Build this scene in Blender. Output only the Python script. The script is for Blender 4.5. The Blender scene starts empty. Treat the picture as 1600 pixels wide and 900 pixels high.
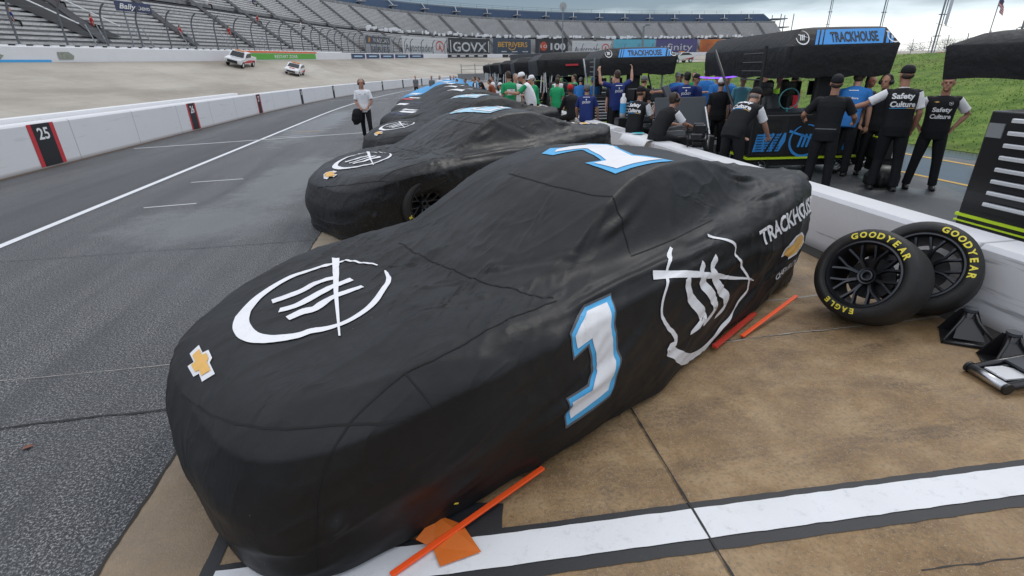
import bpy, bmesh, math, random
import numpy as np
from mathutils import Vector, Matrix, noise as mnoise
from mathutils.bvhtree import BVHTree
S = bpy.context.scene; COL = S.collection
rad = math.radians
# ---------------------------------------------------------------- camera
R = ((0.98770056, -0.08494969, 0.13126749), (-0.15424948, -0.39200244, 0.90694056), (-0.02558714, -0.91603364, -0.40028448))
CAMH = 1.9
cam = bpy.data.cameras.new('camera'); cam.lens = 17.6; cam.sensor_width = 36; cam.clip_start = .05; cam.clip_end = 3000
co = bpy.data.objects.new('camera', cam); COL.objects.link(co); S.camera = co
co.matrix_world = Matrix(((R[0][0], -R[0][1], -R[0][2], 0), (R[1][0], -R[1][1], -R[1][2], 0), (R[2][0], -R[2][1], -R[2][2], CAMH), (0, 0, 0, 1)))
# ---------------------------------------------------------------- world: overcast sky with a brighter horizon
SUN_EL, SUN_AZ = 52, 250
W = bpy.data.worlds.new('World'); S.world = W; W.use_nodes = True
nt = W.node_tree; nt.nodes.clear()
def N(nt, t, **k):
    n = nt.nodes.new(t)
    for a, v in k.items():
        if a in n.inputs: n.inputs[a].default_value = v
        else: setattr(n, a, v)
    return n
def wsky():
    L = nt.links.new
    out = N(nt, 'ShaderNodeOutputWorld')
    sky = N(nt, 'ShaderNodeTexSky'); sky.sky_type = 'NISHITA'; sky.sun_disc = False
    sky.sun_elevation = rad(SUN_EL); sky.sun_rotation = rad(SUN_AZ)
    b1 = N(nt, 'ShaderNodeBackground'); b1.inputs[1].default_value = .05; L(sky.outputs[0], b1.inputs[0])
    tc = N(nt, 'ShaderNodeTexCoord'); mp = N(nt, 'ShaderNodeMapping'); mp.inputs['Scale'].default_value = (1, 1, 5.5)
    mp.inputs['Location'].default_value = (.35, .1, .32)
    L(tc.outputs['Generated'], mp.inputs[0])
    n1 = N(nt, 'ShaderNodeTexNoise'); n1.inputs['Scale'].default_value = 1.6; n1.inputs['Detail'].default_value = 7; n1.inputs['Roughness'].default_value = .55
    L(mp.outputs[0], n1.inputs[0])
    sep = N(nt, 'ShaderNodeSeparateXYZ'); L(tc.outputs['Generated'], sep.inputs[0])
    # cloud deck: height plus noise picks bright horizon break or grey-blue cloud base
    m1 = N(nt, 'ShaderNodeMath', operation='MULTIPLY_ADD'); L(n1.outputs[0], m1.inputs[0]); m1.inputs[1].default_value = .17; L(sep.outputs[2], m1.inputs[2])
    cr = N(nt, 'ShaderNodeValToRGB'); L(m1.outputs[0], cr.inputs[0])
    e = cr.color_ramp.elements; e[0].position = 0.06; e[0].color = (.93, .96, 1, 1); e[1].position = 1; e[1].color = (.95, .97, 1, 1)
    for p, c in ((.115, (1.0, 1.0, 1.0)), (.135, (.65, .72, .80)), (.160, (.10, .13, .17)), (.22, (.05, .075, .11)), (.36, (.50, .56, .64)), (.55, (.9, .93, .97))):
        q = e.new(p); q.color = (*c, 1)
    b2 = N(nt, 'ShaderNodeBackground'); b2.inputs[1].default_value = .95; L(cr.outputs[0], b2.inputs[0])
    ad = N(nt, 'ShaderNodeAddShader'); L(b1.outputs[0], ad.inputs[0]); L(b2.outputs[0], ad.inputs[1]); L(ad.outputs[0], out.inputs[0])
wsky()
sl = bpy.data.lights.new('sun', 'SUN'); sl.energy = .8; sl.angle = rad(18); sl.color = (1, .97, .92)
so = bpy.data.objects.new('sun', sl); COL.objects.link(so)
so.rotation_euler = (rad(90 - SUN_EL), 0, rad(120))
vs = S.view_settings; vs.view_transform = 'Standard'; vs.look = 'None'; vs.exposure = 0.0; vs.gamma = 1; vs.use_curve_mapping = False
S.render.film_transparent = False
try: S.cycles.max_bounces = 6; S.cycles.use_denoising = True
except Exception: pass

# ---------------------------------------------------------------- materials
MATS = {}
def mat(name, col, rough=.6, metal=0., spec=.5, noise=None, bump=None, emis=None, sheen=0, coat=0, col2=None):
    """noise=(scale, amount) colour mottling; bump=(scale, distance)"""
    if name in MATS: return MATS[name]
    m = bpy.data.materials.new(name); m.use_nodes = True; t = m.node_tree; L = t.links.new
    b = t.nodes['Principled BSDF']; b.inputs['Base Color'].default_value = (*col, 1); b.inputs['Roughness'].default_value = rough
    b.inputs['Metallic'].default_value = metal; b.inputs['Specular IOR Level'].default_value = spec
    if sheen: b.inputs['Sheen Weight'].default_value = sheen
    if coat: b.inputs['Coat Weight'].default_value = coat
    tc = N(t, 'ShaderNodeTexCoord')
    if noise:
        n = N(t, 'ShaderNodeTexNoise'); n.inputs['Scale'].default_value = noise[0]; n.inputs['Detail'].default_value = 8; n.inputs['Roughness'].default_value = .65
        L(tc.outputs['Object'], n.inputs[0])
        mx = N(t, 'ShaderNodeMix', data_type='RGBA'); L(n.outputs[0], mx.inputs[0])
        k = noise[1]; c2 = col2
        mx.inputs[6].default_value = (*[c * (1 - k) for c in col], 1)
        mx.inputs[7].default_value = (*(c2 if c2 else [min(1, c * (1 + k)) for c in col]), 1)
        L(mx.outputs[2], b.inputs['Base Color'])
    if bump:
        n = N(t, 'ShaderNodeTexNoise'); n.inputs['Scale'].default_value = bump[0]; n.inputs['Detail'].default_value = 4
        L(tc.outputs['Object'], n.inputs[0])
        bp = N(t, 'ShaderNodeBump'); bp.inputs['Distance'].default_value = bump[1]; L(n.outputs[0], bp.inputs['Height']); L(bp.outputs[0], b.inputs['Normal'])
    if emis: b.inputs['Emission Color'].default_value = (*emis[0], 1); b.inputs['Emission Strength'].default_value = emis[1]
    MATS[name] = m; return m

class G:
    """tiny node-graph helper"""
    def __init__(s, name):
        s.m = bpy.data.materials.new(name); s.m.use_nodes = True; s.t = s.m.node_tree; s.L = s.t.links.new
        s.b = s.t.nodes['Principled BSDF']; s.tc = N(s.t, 'ShaderNodeTexCoord'); MATS[name] = s.m
    def obj(s, sc=(1, 1, 1), loc=(0, 0, 0), rot=(0, 0, 0)):
        mp = N(s.t, 'ShaderNodeMapping'); mp.inputs['Scale'].default_value = sc; mp.inputs['Location'].default_value = loc; mp.inputs['Rotation'].default_value = rot
        s.L(s.tc.outputs['Object'], mp.inputs[0]); return mp.outputs[0]
    def noise(s, v, scale, detail=6, rough=.6, dist=0):
        n = N(s.t, 'ShaderNodeTexNoise'); n.inputs['Scale'].default_value = scale; n.inputs['Detail'].default_value = detail
        n.inputs['Roughness'].default_value = rough; n.inputs['Distortion'].default_value = dist; s.L(v, n.inputs[0]); return n.outputs[0]
    def voro(s, v, scale, feature='F1'):
        n = N(s.t, 'ShaderNodeTexVoronoi', feature=feature); n.inputs['Scale'].default_value = scale; s.L(v, n.inputs[0]); return n.outputs[0]
    def ramp(s, f, *pts):
        r = N(s.t, 'ShaderNodeValToRGB'); s.L(f, r.inputs[0]); e = r.color_ramp.elements
        def c4(c): return (*c, 1) if isinstance(c, tuple) else (c, c, c, 1)
        e[0].position = pts[0][0]; e[0].color = c4(pts[0][1]); e[1].position = pts[-1][0]; e[1].color = c4(pts[-1][1])
        for p, c in pts[1:-1]: q = e.new(p); q.color = c4(c)
        return r.outputs[0]
    def mix(s, f, a, b, mode='MIX'):
        m = N(s.t, 'ShaderNodeMix', data_type='RGBA', blend_type=mode)
        for i, v in ((0, f), (6, a), (7, b)):
            if hasattr(v, 'links'): s.L(v, m.inputs[i])
            elif isinstance(v, tuple): m.inputs[i].default_value = (*v, 1)
            else: m.inputs[i].default_value = v
        return m.outputs[2]
    def math(s, op, a, b=0, c=0):
        m = N(s.t, 'ShaderNodeMath', operation=op)
        for i, v in enumerate((a, b, c)):
            if hasattr(v, 'links'): s.L(v, m.inputs[i])
            else: m.inputs[i].default_value = v
        return m.outputs[0]
    def xyz(s, v):
        n = N(s.t, 'ShaderNodeSeparateXYZ'); s.L(v, n.inputs[0]); return n.outputs
    def bump(s, h, d, strength=1, nrm=None):
        b = N(s.t, 'ShaderNodeBump'); b.inputs['Distance'].default_value = d; b.inputs['Strength'].default_value = strength; s.L(h, b.inputs['Height'])
        if nrm is not None: s.L(nrm, b.inputs['Normal'])
        return b.outputs[0]
    def set(s, **k):
        for n, v in k.items():
            i = s.b.inputs[{'col': 'Base Color', 'rough': 'Roughness', 'nrm': 'Normal', 'spec': 'Specular IOR Level', 'metal': 'Metallic', 'sheen': 'Sheen Weight', 'alpha': 'Alpha', 'coat': 'Coat Weight'}[n]]
            if hasattr(v, 'links'): s.L(v, i)
            elif isinstance(v, tuple): i.default_value = (*v, 1)
            else: i.default_value = v
        return s.m

# ---------------------------------------------------------------- mesh helpers
def link(name, me, m=None, parent=None, smooth=False, loc=None, rot=None):
    o = bpy.data.objects.new(name, me); COL.objects.link(o)
    if m is not None:
        for x in (m if isinstance(m, (list, tuple)) else [m]): me.materials.append(x)
    if parent is not None: o.parent = parent
    if smooth: me.polygons.foreach_set('use_smooth', [True] * len(me.polygons))
    if loc is not None: o.location = loc
    if rot is not None: o.rotation_euler = rot
    return o
def tag(o, label=None, cat=None, group=None, kind=None):
    if label: o['label'] = label
    if cat: o['category'] = cat
    if group: o['group'] = group
    if kind: o['kind'] = kind
    return o
def empty(name, loc=(0, 0, 0), rz=0, label=None, cat=None, group=None):
    o = bpy.data.objects.new(name, None); COL.objects.link(o); o.location = loc; o.rotation_euler = (0, 0, rz); o.empty_display_size = .2
    return tag(o, label, cat, group)
def copy_tree(o, parent=None):
    c = o.copy(); COL.objects.link(c)
    if parent is not None: c.parent = parent
    for ch in list(o.children): copy_tree(ch, c)
    return c
class MB:
    """collects shapes into one mesh"""
    def __init__(s): s.v = []; s.f = []; s.mi = []; s.cur = 0
    def add(s, vs, fs):
        n = len(s.v); s.v += [tuple(v) for v in vs]; s.f += [tuple(i + n for i in f) for f in fs]; s.mi += [s.cur] * len(fs); return s
    def quad(s, a, b, c, d): return s.add([a, b, c, d], [(0, 1, 2, 3)])
    def box(s, c, d, M=None, bev=0):
        x, y, z = d[0] / 2, d[1] / 2, d[2] / 2
        if bev:
            bm = bmesh.new(); bmesh.ops.create_cube(bm, size=1); bmesh.ops.scale(bm, vec=d, verts=bm.verts)
            bmesh.ops.bevel(bm, geom=bm.edges[:], offset=bev, segments=2, affect='EDGES', profile=.5)
            vs = [v.co.copy() for v in bm.verts]; bm.verts.index_update(); fs = [[v.index for v in f.verts] for f in bm.faces]; bm.free()
        else:
            vs = [Vector((i * x, j * y, k * z)) for i in (-1, 1) for j in (-1, 1) for k in (-1, 1)]
            fs = [(0, 1, 3, 2), (4, 6, 7, 5), (0, 4, 5, 1), (2, 3, 7, 6), (0, 2, 6, 4), (1, 5, 7, 3)]
        C = Vector(c)
        return s.add([(M @ v if M is not None else v) + C for v in vs], fs)
    def tube(s, pts, r, n=8, cap=True, closed=False):
        pts = [Vector(p) for p in pts]; rs = r if isinstance(r, (list, tuple)) else [r] * len(pts)
        up = None; vs = []; m = len(pts)
        for i, p in enumerate(pts):
            if closed: d = pts[(i + 1) % m] - pts[i - 1]
            else: d = pts[min(i + 1, m - 1)] - pts[max(i - 1, 0)]
            d.normalize()
            if up is None: up = d.orthogonal().normalized()
            up = (up - d * up.dot(d)).normalized(); w = d.cross(up)
            for k in range(n):
                a = 2 * math.pi * k / n; vs.append(p + (up * math.cos(a) + w * math.sin(a)) * rs[i])
        fs = []
        for i in range(m if closed else m - 1):
            for k in range(n):
                j = (i + 1) % m; fs.append((i * n + k, i * n + (k + 1) % n, j * n + (k + 1) % n, j * n + k))
        if cap and not closed: fs.append(tuple(range(n))[::-1]); fs.append(tuple(range((m - 1) * n, m * n)))
        return s.add(vs, fs)
    def lathe(s, prof, n=32, M=None, closed=False, caps=False):
        """prof = [(radius, axial)], axis = local Z"""
        vs = []
        for r, z in prof:
            for k in range(n):
                a = 2 * math.pi * k / n; vs.append(Vector((r * math.cos(a), r * math.sin(a), z)))
        m = len(prof); fs = []
        for i in range(m if closed else m - 1):
            j = (i + 1) % m
            for k in range(n): fs.append((i * n + k, i * n + (k + 1) % n, j * n + (k + 1) % n, j * n + k))
        if caps: fs.append(tuple(range(n))[::-1]); fs.append(tuple(range((m - 1) * n, m * n)))
        if M is not None: vs = [M @ v for v in vs]
        return s.add(vs, fs)
    def prism(s, poly, z0, z1, M=None):
        """poly: 2D points in XY, extruded along Z"""
        n = len(poly); vs = [Vector((x, y, z0)) for x, y in poly] + [Vector((x, y, z1)) for x, y in poly]
        fs = [tuple(range(n))[::-1], tuple(range(n, 2 * n))] + [(i, (i + 1) % n, n + (i + 1) % n, n + i) for i in range(n)]
        if M is not None: vs = [M @ v for v in vs]
        return s.add(vs, fs)
    def mesh(s, name='m'):
        me = bpy.data.meshes.new(name); me.from_pydata([tuple(v) for v in s.v], [], s.f)
        if any(s.mi): me.polygons.foreach_set('material_index', s.mi)
        bm = bmesh.new(); bm.from_mesh(me); bmesh.ops.recalc_face_normals(bm, faces=bm.faces[:]); bm.to_mesh(me); bm.free()
        me.update(); return me
    def build(s, name, m, parent=None, smooth=False, **k):
        return link(name, s.mesh(name), m, parent, smooth, **k)
def grid_mesh(name, P):
    """P: array (n,m,3) -> quad sheet"""
    n, m = P.shape[:2]; me = bpy.data.meshes.new(name)
    idx = np.arange(n * m).reshape(n, m)
    f = np.stack([idx[:-1, :-1], idx[1:, :-1], idx[1:, 1:], idx[:-1, 1:]], -1).reshape(-1, 4)
    me.from_pydata(P.reshape(-1, 3).tolist(), [], f.tolist()); me.update(); return me
def autosmooth(me, deg=35):
    bm = bmesh.new(); bm.from_mesh(me)
    for e in bm.edges:
        e.smooth = len(e.link_faces) == 2 and e.calc_face_angle(0) < rad(deg)
    for f in bm.faces: f.smooth = True
    bm.to_mesh(me); bm.free()

# ---------------------------------------------------------------- lettering
_tc = {}
def text_raw(txt, bold=.0, shear=0., spacing=1.0):
    """text as flat 2-D geometry: verts (N,2) centred, height-normalised to cap height 1; returns (verts, faces, width)"""
    key = (txt, bold, shear, spacing)
    if key in _tc: return _tc[key]
    cu = bpy.data.curves.new('t', 'FONT'); cu.body = txt; cu.size = 1; cu.offset = bold; cu.shear = shear; cu.space_character = spacing; cu.resolution_u = 3
    o = bpy.data.objects.new('t', cu); COL.objects.link(o)
    dg = bpy.context.evaluated_depsgraph_get(); dg.update()
    me = bpy.data.meshes.new_from_object(o.evaluated_get(dg))
    vs = np.array([v.co[:2] for v in me.vertices]); fs = [tuple(p.vertices) for p in me.polygons]
    bpy.data.objects.remove(o); bpy.data.curves.remove(cu); bpy.data.meshes.remove(me)
    cap = .73
    x0, x1 = vs[:, 0].min(), vs[:, 0].max()
    vs = vs - [(x0 + x1) / 2, cap / 2]; vs /= cap
    _tc[key] = (vs, fs, (x1 - x0) / cap); return _tc[key]
def text2d(txt, w, h, cx=0, cy=0, rot=0, **k):
    """scaled to width w and cap height h about (cx,cy)"""
    vs, fs, tw = text_raw(txt, **k)
    v = vs * [w / tw, h]; c, s_ = math.cos(rot), math.sin(rot)
    v = np.stack([v[:, 0] * c - v[:, 1] * s_ + cx, v[:, 0] * s_ + v[:, 1] * c + cy], 1)
    return v.tolist(), fs
def poly2d(*polys):
    V = []; F = []
    for p in polys: n = len(V); V += [tuple(q) for q in p]; F.append(tuple(range(n, n + len(p))))
    return V, F
def ring2d(pts_out, pts_in):
    n = len(pts_out); return list(pts_out) + list(pts_in), [(i, (i + 1) % n, n + (i + 1) % n, n + i) for i in range(n)]
def smooth2d(pts, ws, k=4):
    P = [Vector(p) for p in pts]; n = len(P); O = []; W_ = []
    for i in range(n - 1):
        a, b, c, d = P[max(i - 1, 0)], P[i], P[i + 1], P[min(i + 2, n - 1)]
        for j in range(k):
            t = j / k; O.append(.5 * ((2 * b) + (c - a) * t + (2 * a - 5 * b + 4 * c - d) * t * t + (3 * b - a - 3 * c + d) * t**3)); W_.append(ws[i] * (1 - t) + ws[i + 1] * t)
    return O + [P[-1]], W_ + [ws[-1]]
def ribbon2d(pts, w, closed=False):
    if not closed and 4 < len(pts) < 60 and isinstance(w, (list, tuple)): pts, w = smooth2d(pts, w)
    P = [Vector(p) for p in pts]; n = len(P); ws = w if isinstance(w, (list, tuple)) else [w] * n; V = []
    for i in range(n):
        d = (P[(i + 1) % n] - P[i - 1]) if closed else (P[min(i + 1, n - 1)] - P[max(i - 1, 0)])
        d.normalize(); q = Vector((-d.y, d.x)) * ws[i] / 2; V += [tuple(P[i] + q), tuple(P[i] - q)]
    F = [(2 * i, 2 * i + 1, (2 * i + 3) % (2 * n), (2 * i + 2) % (2 * n)) for i in range(n if closed else n - 1)]
    return V, F
def join2d(*gs):
    V = []; F = []
    for v, f in gs: n = len(V); V += [tuple(q) for q in v]; F += [tuple(i + n for i in q) for q in f]
    return V, F
def flat_decal(name, geo, M, m, parent, thick=.003):
    """flat marks on a flat face: geo in the XY of matrix M"""
    V, F = geo; me = bpy.data.meshes.new(name); me.from_pydata([tuple(M @ Vector((x, y, thick))) for x, y in V], [], F); me.update()
    return link(name, me, m, parent)
def drape(name, geo, bvh, M, m, parent, off=.004, maxlen=.03, maxd=5.):
    """marks printed on a curved cloth: geo in XY of M, pressed along -Z of M onto the surface"""
    V, F = geo; bm = bmesh.new(); vv = [bm.verts.new((x, y, 0)) for x, y in V]
    for f in F:
        try: bm.faces.new([vv[i] for i in f])
        except ValueError: pass
    bmesh.ops.triangulate(bm, faces=bm.faces[:])
    for _ in range(8):
        es = [e for e in bm.edges if e.calc_length() > maxlen]
        if not es: break
        bmesh.ops.subdivide_edges(bm, edges=es, cuts=1)
        bmesh.ops.triangulate(bm, faces=[f for f in bm.faces if len(f.verts) > 3])
    d = (M.to_3x3() @ Vector((0, 0, -1))).normalized(); bad = []
    for v in bm.verts:
        p = M @ v.co; h = bvh.ray_cast(p, d, maxd)
        if h[0] is None: bad.append(v); continue
        nn = h[1]
        if nn.dot(d) > 0: nn = -nn
        v.co = h[0] + nn * off * .6 - d * off * .6
    if bad: bmesh.ops.delete(bm, geom=bad, context='VERTS')
    me = bpy.data.meshes.new(name); bm.to_mesh(me); bm.free()
    return link(name, me, m, parent, smooth=True)
def cloth_bvh(me): return BVHTree.FromPolygons([v.co.copy() for v in me.vertices], [tuple(p.vertices) for p in me.polygons])
# ================================================================= covered race cars
def interp(x, tab):
    """smooth (cubic hermite) table interpolation"""
    xs = np.array([t[0] for t in tab], float); ys = np.array([t[1] for t in tab], float)
    m = np.gradient(ys, xs); x = np.clip(x, xs[0], xs[-1]); i = np.clip(np.searchsorted(xs, x, side='right') - 1, 0, len(xs) - 2)
    h = xs[i + 1] - xs[i]; t = (x - xs[i]) / h
    return (2 * t**3 - 3 * t**2 + 1) * ys[i] + (t**3 - 2 * t**2 + t) * h * m[i] + (-2 * t**3 + 3 * t**2) * ys[i + 1] + (t**3 - t**2) * h * m[i + 1]
CL = 4.96
BODY = [(0, .69), (.25, .76), (.6, .81), (1.0, .85), (1.45, .87), (2.2, .89), (3.2, .92), (4.0, .96), (4.6, .98), (5.0, .99)]
GH = [(0, -.5), (1.05, .5), (1.35, .82), (1.6, .95), (1.95, 1.12), (2.3, 1.275), (2.65, 1.355), (3.0, 1.36), (3.35, 1.32), (3.8, 1.19), (4.25, 1.05), (4.6, .9), (5.0, .6)]
GW = [(0, .5), (1.3, .62), (1.8, .66), (2.4, .60), (3.0, .60), (3.6, .62), (4.3, .72), (5.0, .75)]
def car_top(a, b):
    body = interp(a, BODY) - .035 * np.abs(b / 1.0)**4 + .03 * np.exp(-((np.abs(b) - .78) / .2)**2) * np.clip((a - .3) / .5, 0, 1) - .03 * (1 - np.clip(a / .6, 0, 1)) * (b / .9)**2
    w = interp(a, GW); g = interp(a, GH); q = np.abs(b) - w
    gh = g - .05 * (b / .6)**2 - np.where(q > 0, 1.35 * q + 1.2 * q * q, 0)
    k = .055
    sp = .045 * np.exp(-((a - 4.9) / .07)**2) * (np.abs(b) < .85)
    return k * np.logaddexp(body / k, gh / k) + sp
def nz(P, sx, sy, sz, seed):
    return np.array([mnoise.noise(Vector((p[0] * sx + seed, p[1] * sy + seed * 1.7, p[2] * sz - seed))) for p in P])
def ridge(x): return (1 - np.abs(x) * 2.2).clip(0, 1)**2
FOLDS_NEAR = [  # (a,b,z) ends, width, height
 ((1.30, .85, .84), (2.55, .62, 1.18), .035, .020), ((1.15, .9, .80), (2.9, .95, .93), .030, .022), ((.55, .75, .74), (1.35, .92, .55), .045, .018),
 ((1.55, .93, .86), (3.6, .98, .80), .035, .018), ((2.3, 1.0, .75), (3.9, 1.0, .58), .05, .016), ((2.0, 1.0, .30), (3.4, 1.0, .50), .05, .016),
 ((3.3, .82, .98), (4.55, .93, .99), .028, .026), ((3.5, .62, 1.13), (4.6, .80, 1.03), .026, .028), ((3.7, .35, 1.13), (4.75, .6, 1.06), .026, .026),
 ((3.9, -.1, 1.11), (4.8, .2, 1.08), .024, .028), ((3.6, -.5, 1.12), (4.8, -.3, 1.08), .03, .022), ((4.2, 1.0, .88), (4.95, .9, .62), .03, .018),
 ((3.0, 1.0, .15), (4.6, 1.0, .45), .04, .020), ((.9, 1.0, .2), (2.1, 1.0, .62), .05, .02), ((1.3, .2, .88), (1.9, .75, .98), .02, .012),
 ((.15, .3, .55), (.35, .85, .30), .05, .02), ((.05, -.3, .5), (.2, .55, .25), .05, .022), ((.2, -.6, .5), (.05, -.1, .2), .05, .02),
 ((.9, .3, .82), (1.5, .75, .86), .02, .010), ((1.0, .1, .83), (1.6, .5, .90), .016, .008), ((1.1, -.3, .84), (1.5, .1, .89), .016, .008),
 ((1.6, .95, .80), (.75, .93, .40), .035, .016), ((1.9, 1.0, .72), (1.0, .98, .22), .035, .014), ((2.9, 1.0, .78), (2.0, 1.0, .30), .035, .013), ((3.3, 1.0, .80), (2.5, 1.02, .25), .03, .013), ((.5, .75, .72), (.25, .80, .15), .03, .012), ((.2, .2, .66), (.05, .1, .2), .03, .010), ((.12, -.5, .62), (.02, -.35, .2), .03, .012), ((2.25, .6, 1.15), (1.5, .85, .88), .022, .014), ((2.3, .2, 1.24), (1.55, .45, .95), .02, .010),
 ((2.0, -.1, 1.09), (2.7, -.3, 1.30), .03, .008), ((1.7, .3, .97), (2.5, .5, 1.25), .03, .010)]
def cover_mesh(name, n, m, seed, folds=(), rough=1., lift=None):
    s = np.linspace(-1, 1, n); t = np.linspace(-1, 1, m); Sx, Ty = np.meshgrid(s, t, indexing='ij')
    rho = np.maximum(np.abs(Sx), np.abs(Ty)); rho1 = .62
    rs = np.maximum(rho, 1e-6); ux, uy = Sx / rs, Ty / rs          # direction on the unit square
    n_ = np.interp(ux / np.hypot(ux, uy), [-.3, .3], [3.9, 8.5])       # superellipse exponent: nose rounder than tail
    rr = (np.abs(ux)**n_ + np.abs(uy)**n_)**(-1 / n_)
    ex = ux * rr; ey = uy * rr
    # outline in plan
    hl = CL / 2; half_w = .985
    g = np.minimum(rho / rho1, 1)
    gg = 1 - (1 - g)**1.0
    A = hl + ex * hl * gg; B = ey * half_w * gg
    # skirt
    d = np.clip((rho - rho1) / (1 - rho1), 0, 1)
    edge = car_top(A, B)
    rnd = .085                                                        # rounding over the shoulder
    x = np.clip((g - .86) / .14, 0, 1)
    zt = edge - rnd * x**2.2
    hem = .045 + .012 * np.sin(A * 3.1 + seed) + (.06 * np.exp(-((A - 4.2) / .35)**2) * (B > 0))
    if lift is not None: hem = hem + lift(A, B)
    z = zt * (1 - d) + hem * d
    outw = np.interp(ux, [-1, -.3], [.012, .045]) * np.sin(np.pi * np.clip(d * 1.05, 0, 1))**1 * 1.0 + .02 * x - .03 * d
    nrm_x = np.where(np.abs(ex) > .3, ex, 0); L = np.hypot(ex * .9, ey) + 1e-6
    A = A + ex / L * outw; B = B + ey / L * outw
    A = A + .10 * (1 - d * .9) * g**5 * np.clip(-ex, 0, 1)**1.3
    B = B - np.sign(B) * .075 * d * np.exp(-((A - .9) / .6)**2)
    # undercut at the nose, bulge of the splitter
    A = A + np.where(ux < 0, 1, 0) * (-.05 * np.sin(np.pi * d) * np.clip(-ex * 1.3, 0, 1))
    P = np.stack([A, B, z], -1)
    for it in range(1):
        F = P.reshape(-1, 3)
        # normals
        du = np.gradient(P, axis=0); dv = np.gradient(P, axis=1); nr = np.cross(du, dv); nr /= np.linalg.norm(nr, axis=-1, keepdims=True) + 1e-9
        disp = np.zeros(len(F))
        dd = d.reshape(-1); top = 1 - dd
        for p0, p1, w, h in folds:
            p0, p1 = np.array(p0), np.array(p1); ax = p1 - p0; ln = np.linalg.norm(ax); tt = ((F - p0) @ ax) / ln**2; tc = np.clip(tt, 0, 1)
            wob = .018 * np.sin(tc * 9 + h * 500)
            c = p0 + tc[:, None] * ax; c[:, 2] += wob
            ds = np.linalg.norm(F - c, axis=1); env = np.sin(np.pi * np.clip(tc, .03, .97))**.6
            wl = w * (.7 + .6 * tc)
            wl = wl * .72; disp += 1.15 * h * env * (np.exp(-np.abs(ds / wl)**1.5) - .45 * np.exp(-((ds - 1.7 * wl) / wl)**2))
        # diagonal hanging folds on the skirt
        Q = F.copy(); q1 = Q[:, 0] * .9 + Q[:, 1] * .9 + Q[:, 2] * 1.1; q2 = Q[:, 2] * 1.0 - Q[:, 0] * .45
        D2 = np.stack([q1, q2 * 3.2, Q[:, 1] * .4], 1)
        n1 = nz(D2, 1.0, 1.2, 1, seed); n2 = nz(D2, 2.2, 2.6, 2, seed + 9)
        disp += (.030 * n1 + .014 * n2) * dd**.7 * rough
        disp += dd * .012 * ridge(nz(D2, 1.6, 2.0, 1.5, seed + 4)) * rough
        # gentle crumple over the top, long creases lengthwise
        D3 = np.stack([Q[:, 0] * .8 + Q[:, 1] * .5, Q[:, 1] * 2.4 - Q[:, 0] * .9, Q[:, 2]], 1)
        mk = np.clip(nz(Q, .9, .9, .9, seed + 30) * 3 + .35, 0, 1)
        disp += (.008 * ridge(nz(D3, 1.1, 1.2, 1.1, seed + 2) * 1.6) * mk + .006 * ridge(nz(D3, 2.0, 2.4, 2.0, seed + 6) * 1.5) * (1 - mk) + .006 * nz(Q, 2.2, 2.2, 2.2, seed + 7)) * top * rough
        cow = np.exp(-((Q[:, 0] - 1.30) / .42)**2) + .6 * np.exp(-((Q[:, 0] - 3.9) / .5)**2) + .12
        D5 = np.stack([Q[:, 0] * 1.0 - Q[:, 1] * .7, Q[:, 1] * 4.0 + Q[:, 0] * 2.2, Q[:, 2] * 2], 1)
        disp += top * cow * (.009 * ridge(nz(D5, 1.7, 2.2, 1.5, seed + 17) * 1.4) + .005 * ridge(nz(D5, 3.6, 4.4, 3, seed + 19) * 1.4)) * rough
        rear = np.clip((Q[:, 0] - 3.4) / 1.0, 0, 1)
        D4 = np.stack([Q[:, 0] * 1.1, Q[:, 1] * 3 + Q[:, 0] * .8, Q[:, 2] * 3], 1)
        disp += rear * .017 * ridge(nz(D4, 1.4, 1.4, 1.2, seed + 13)) * rough
        P = (F + nr.reshape(-1, 3) * disp[:, None] * np.sign((nr.reshape(-1, 3)[:, 2]).mean() or 1)).reshape(n, m, 3)
    X = np.stack([P[..., 0] - CL / 2, -P[..., 1], np.maximum(P[..., 2], .02)], -1)
    me = grid_mesh(name, X); return me

def cloth_height(g, v):
    """crumple relief shared by the fabric and the prints on it"""
    def crease(sc, rot, scale, dist):
        n = g.noise(g.obj(sc, (0, 0, 0), (0, 0, rot)), scale, 3, .5, dist); return g.ramp(g.math('ABSOLUTE', g.math('SUBTRACT', n, .5)), (.0, 1.), (.05, .45), (.14, 0.))
    m = g.ramp(g.noise(v, 1.3, 3), (.48, .0), (.62, 1.)); m2 = g.ramp(g.noise(v, 1.7, 3, .5, .5), (.38, 1.), (.52, .0))
    a = g.math('MULTIPLY', crease((1, 2.4, 1.4), .55, 1.15, .35), m); b = g.math('MULTIPLY', crease((1.1, 2.6, 1.2), -.35, 1.9, .4), m2); c = g.math('MULTIPLY', crease((1.4, 2.2, 1.4), 1.2, 4.2, .5), .07)
    h = g.math('ADD', g.math('ADD', a, g.math('MULTIPLY', b, .7)), c)
    return g.math('ADD', h, g.math('MULTIPLY', g.noise(v, 45, 4, .6), .05))
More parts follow.
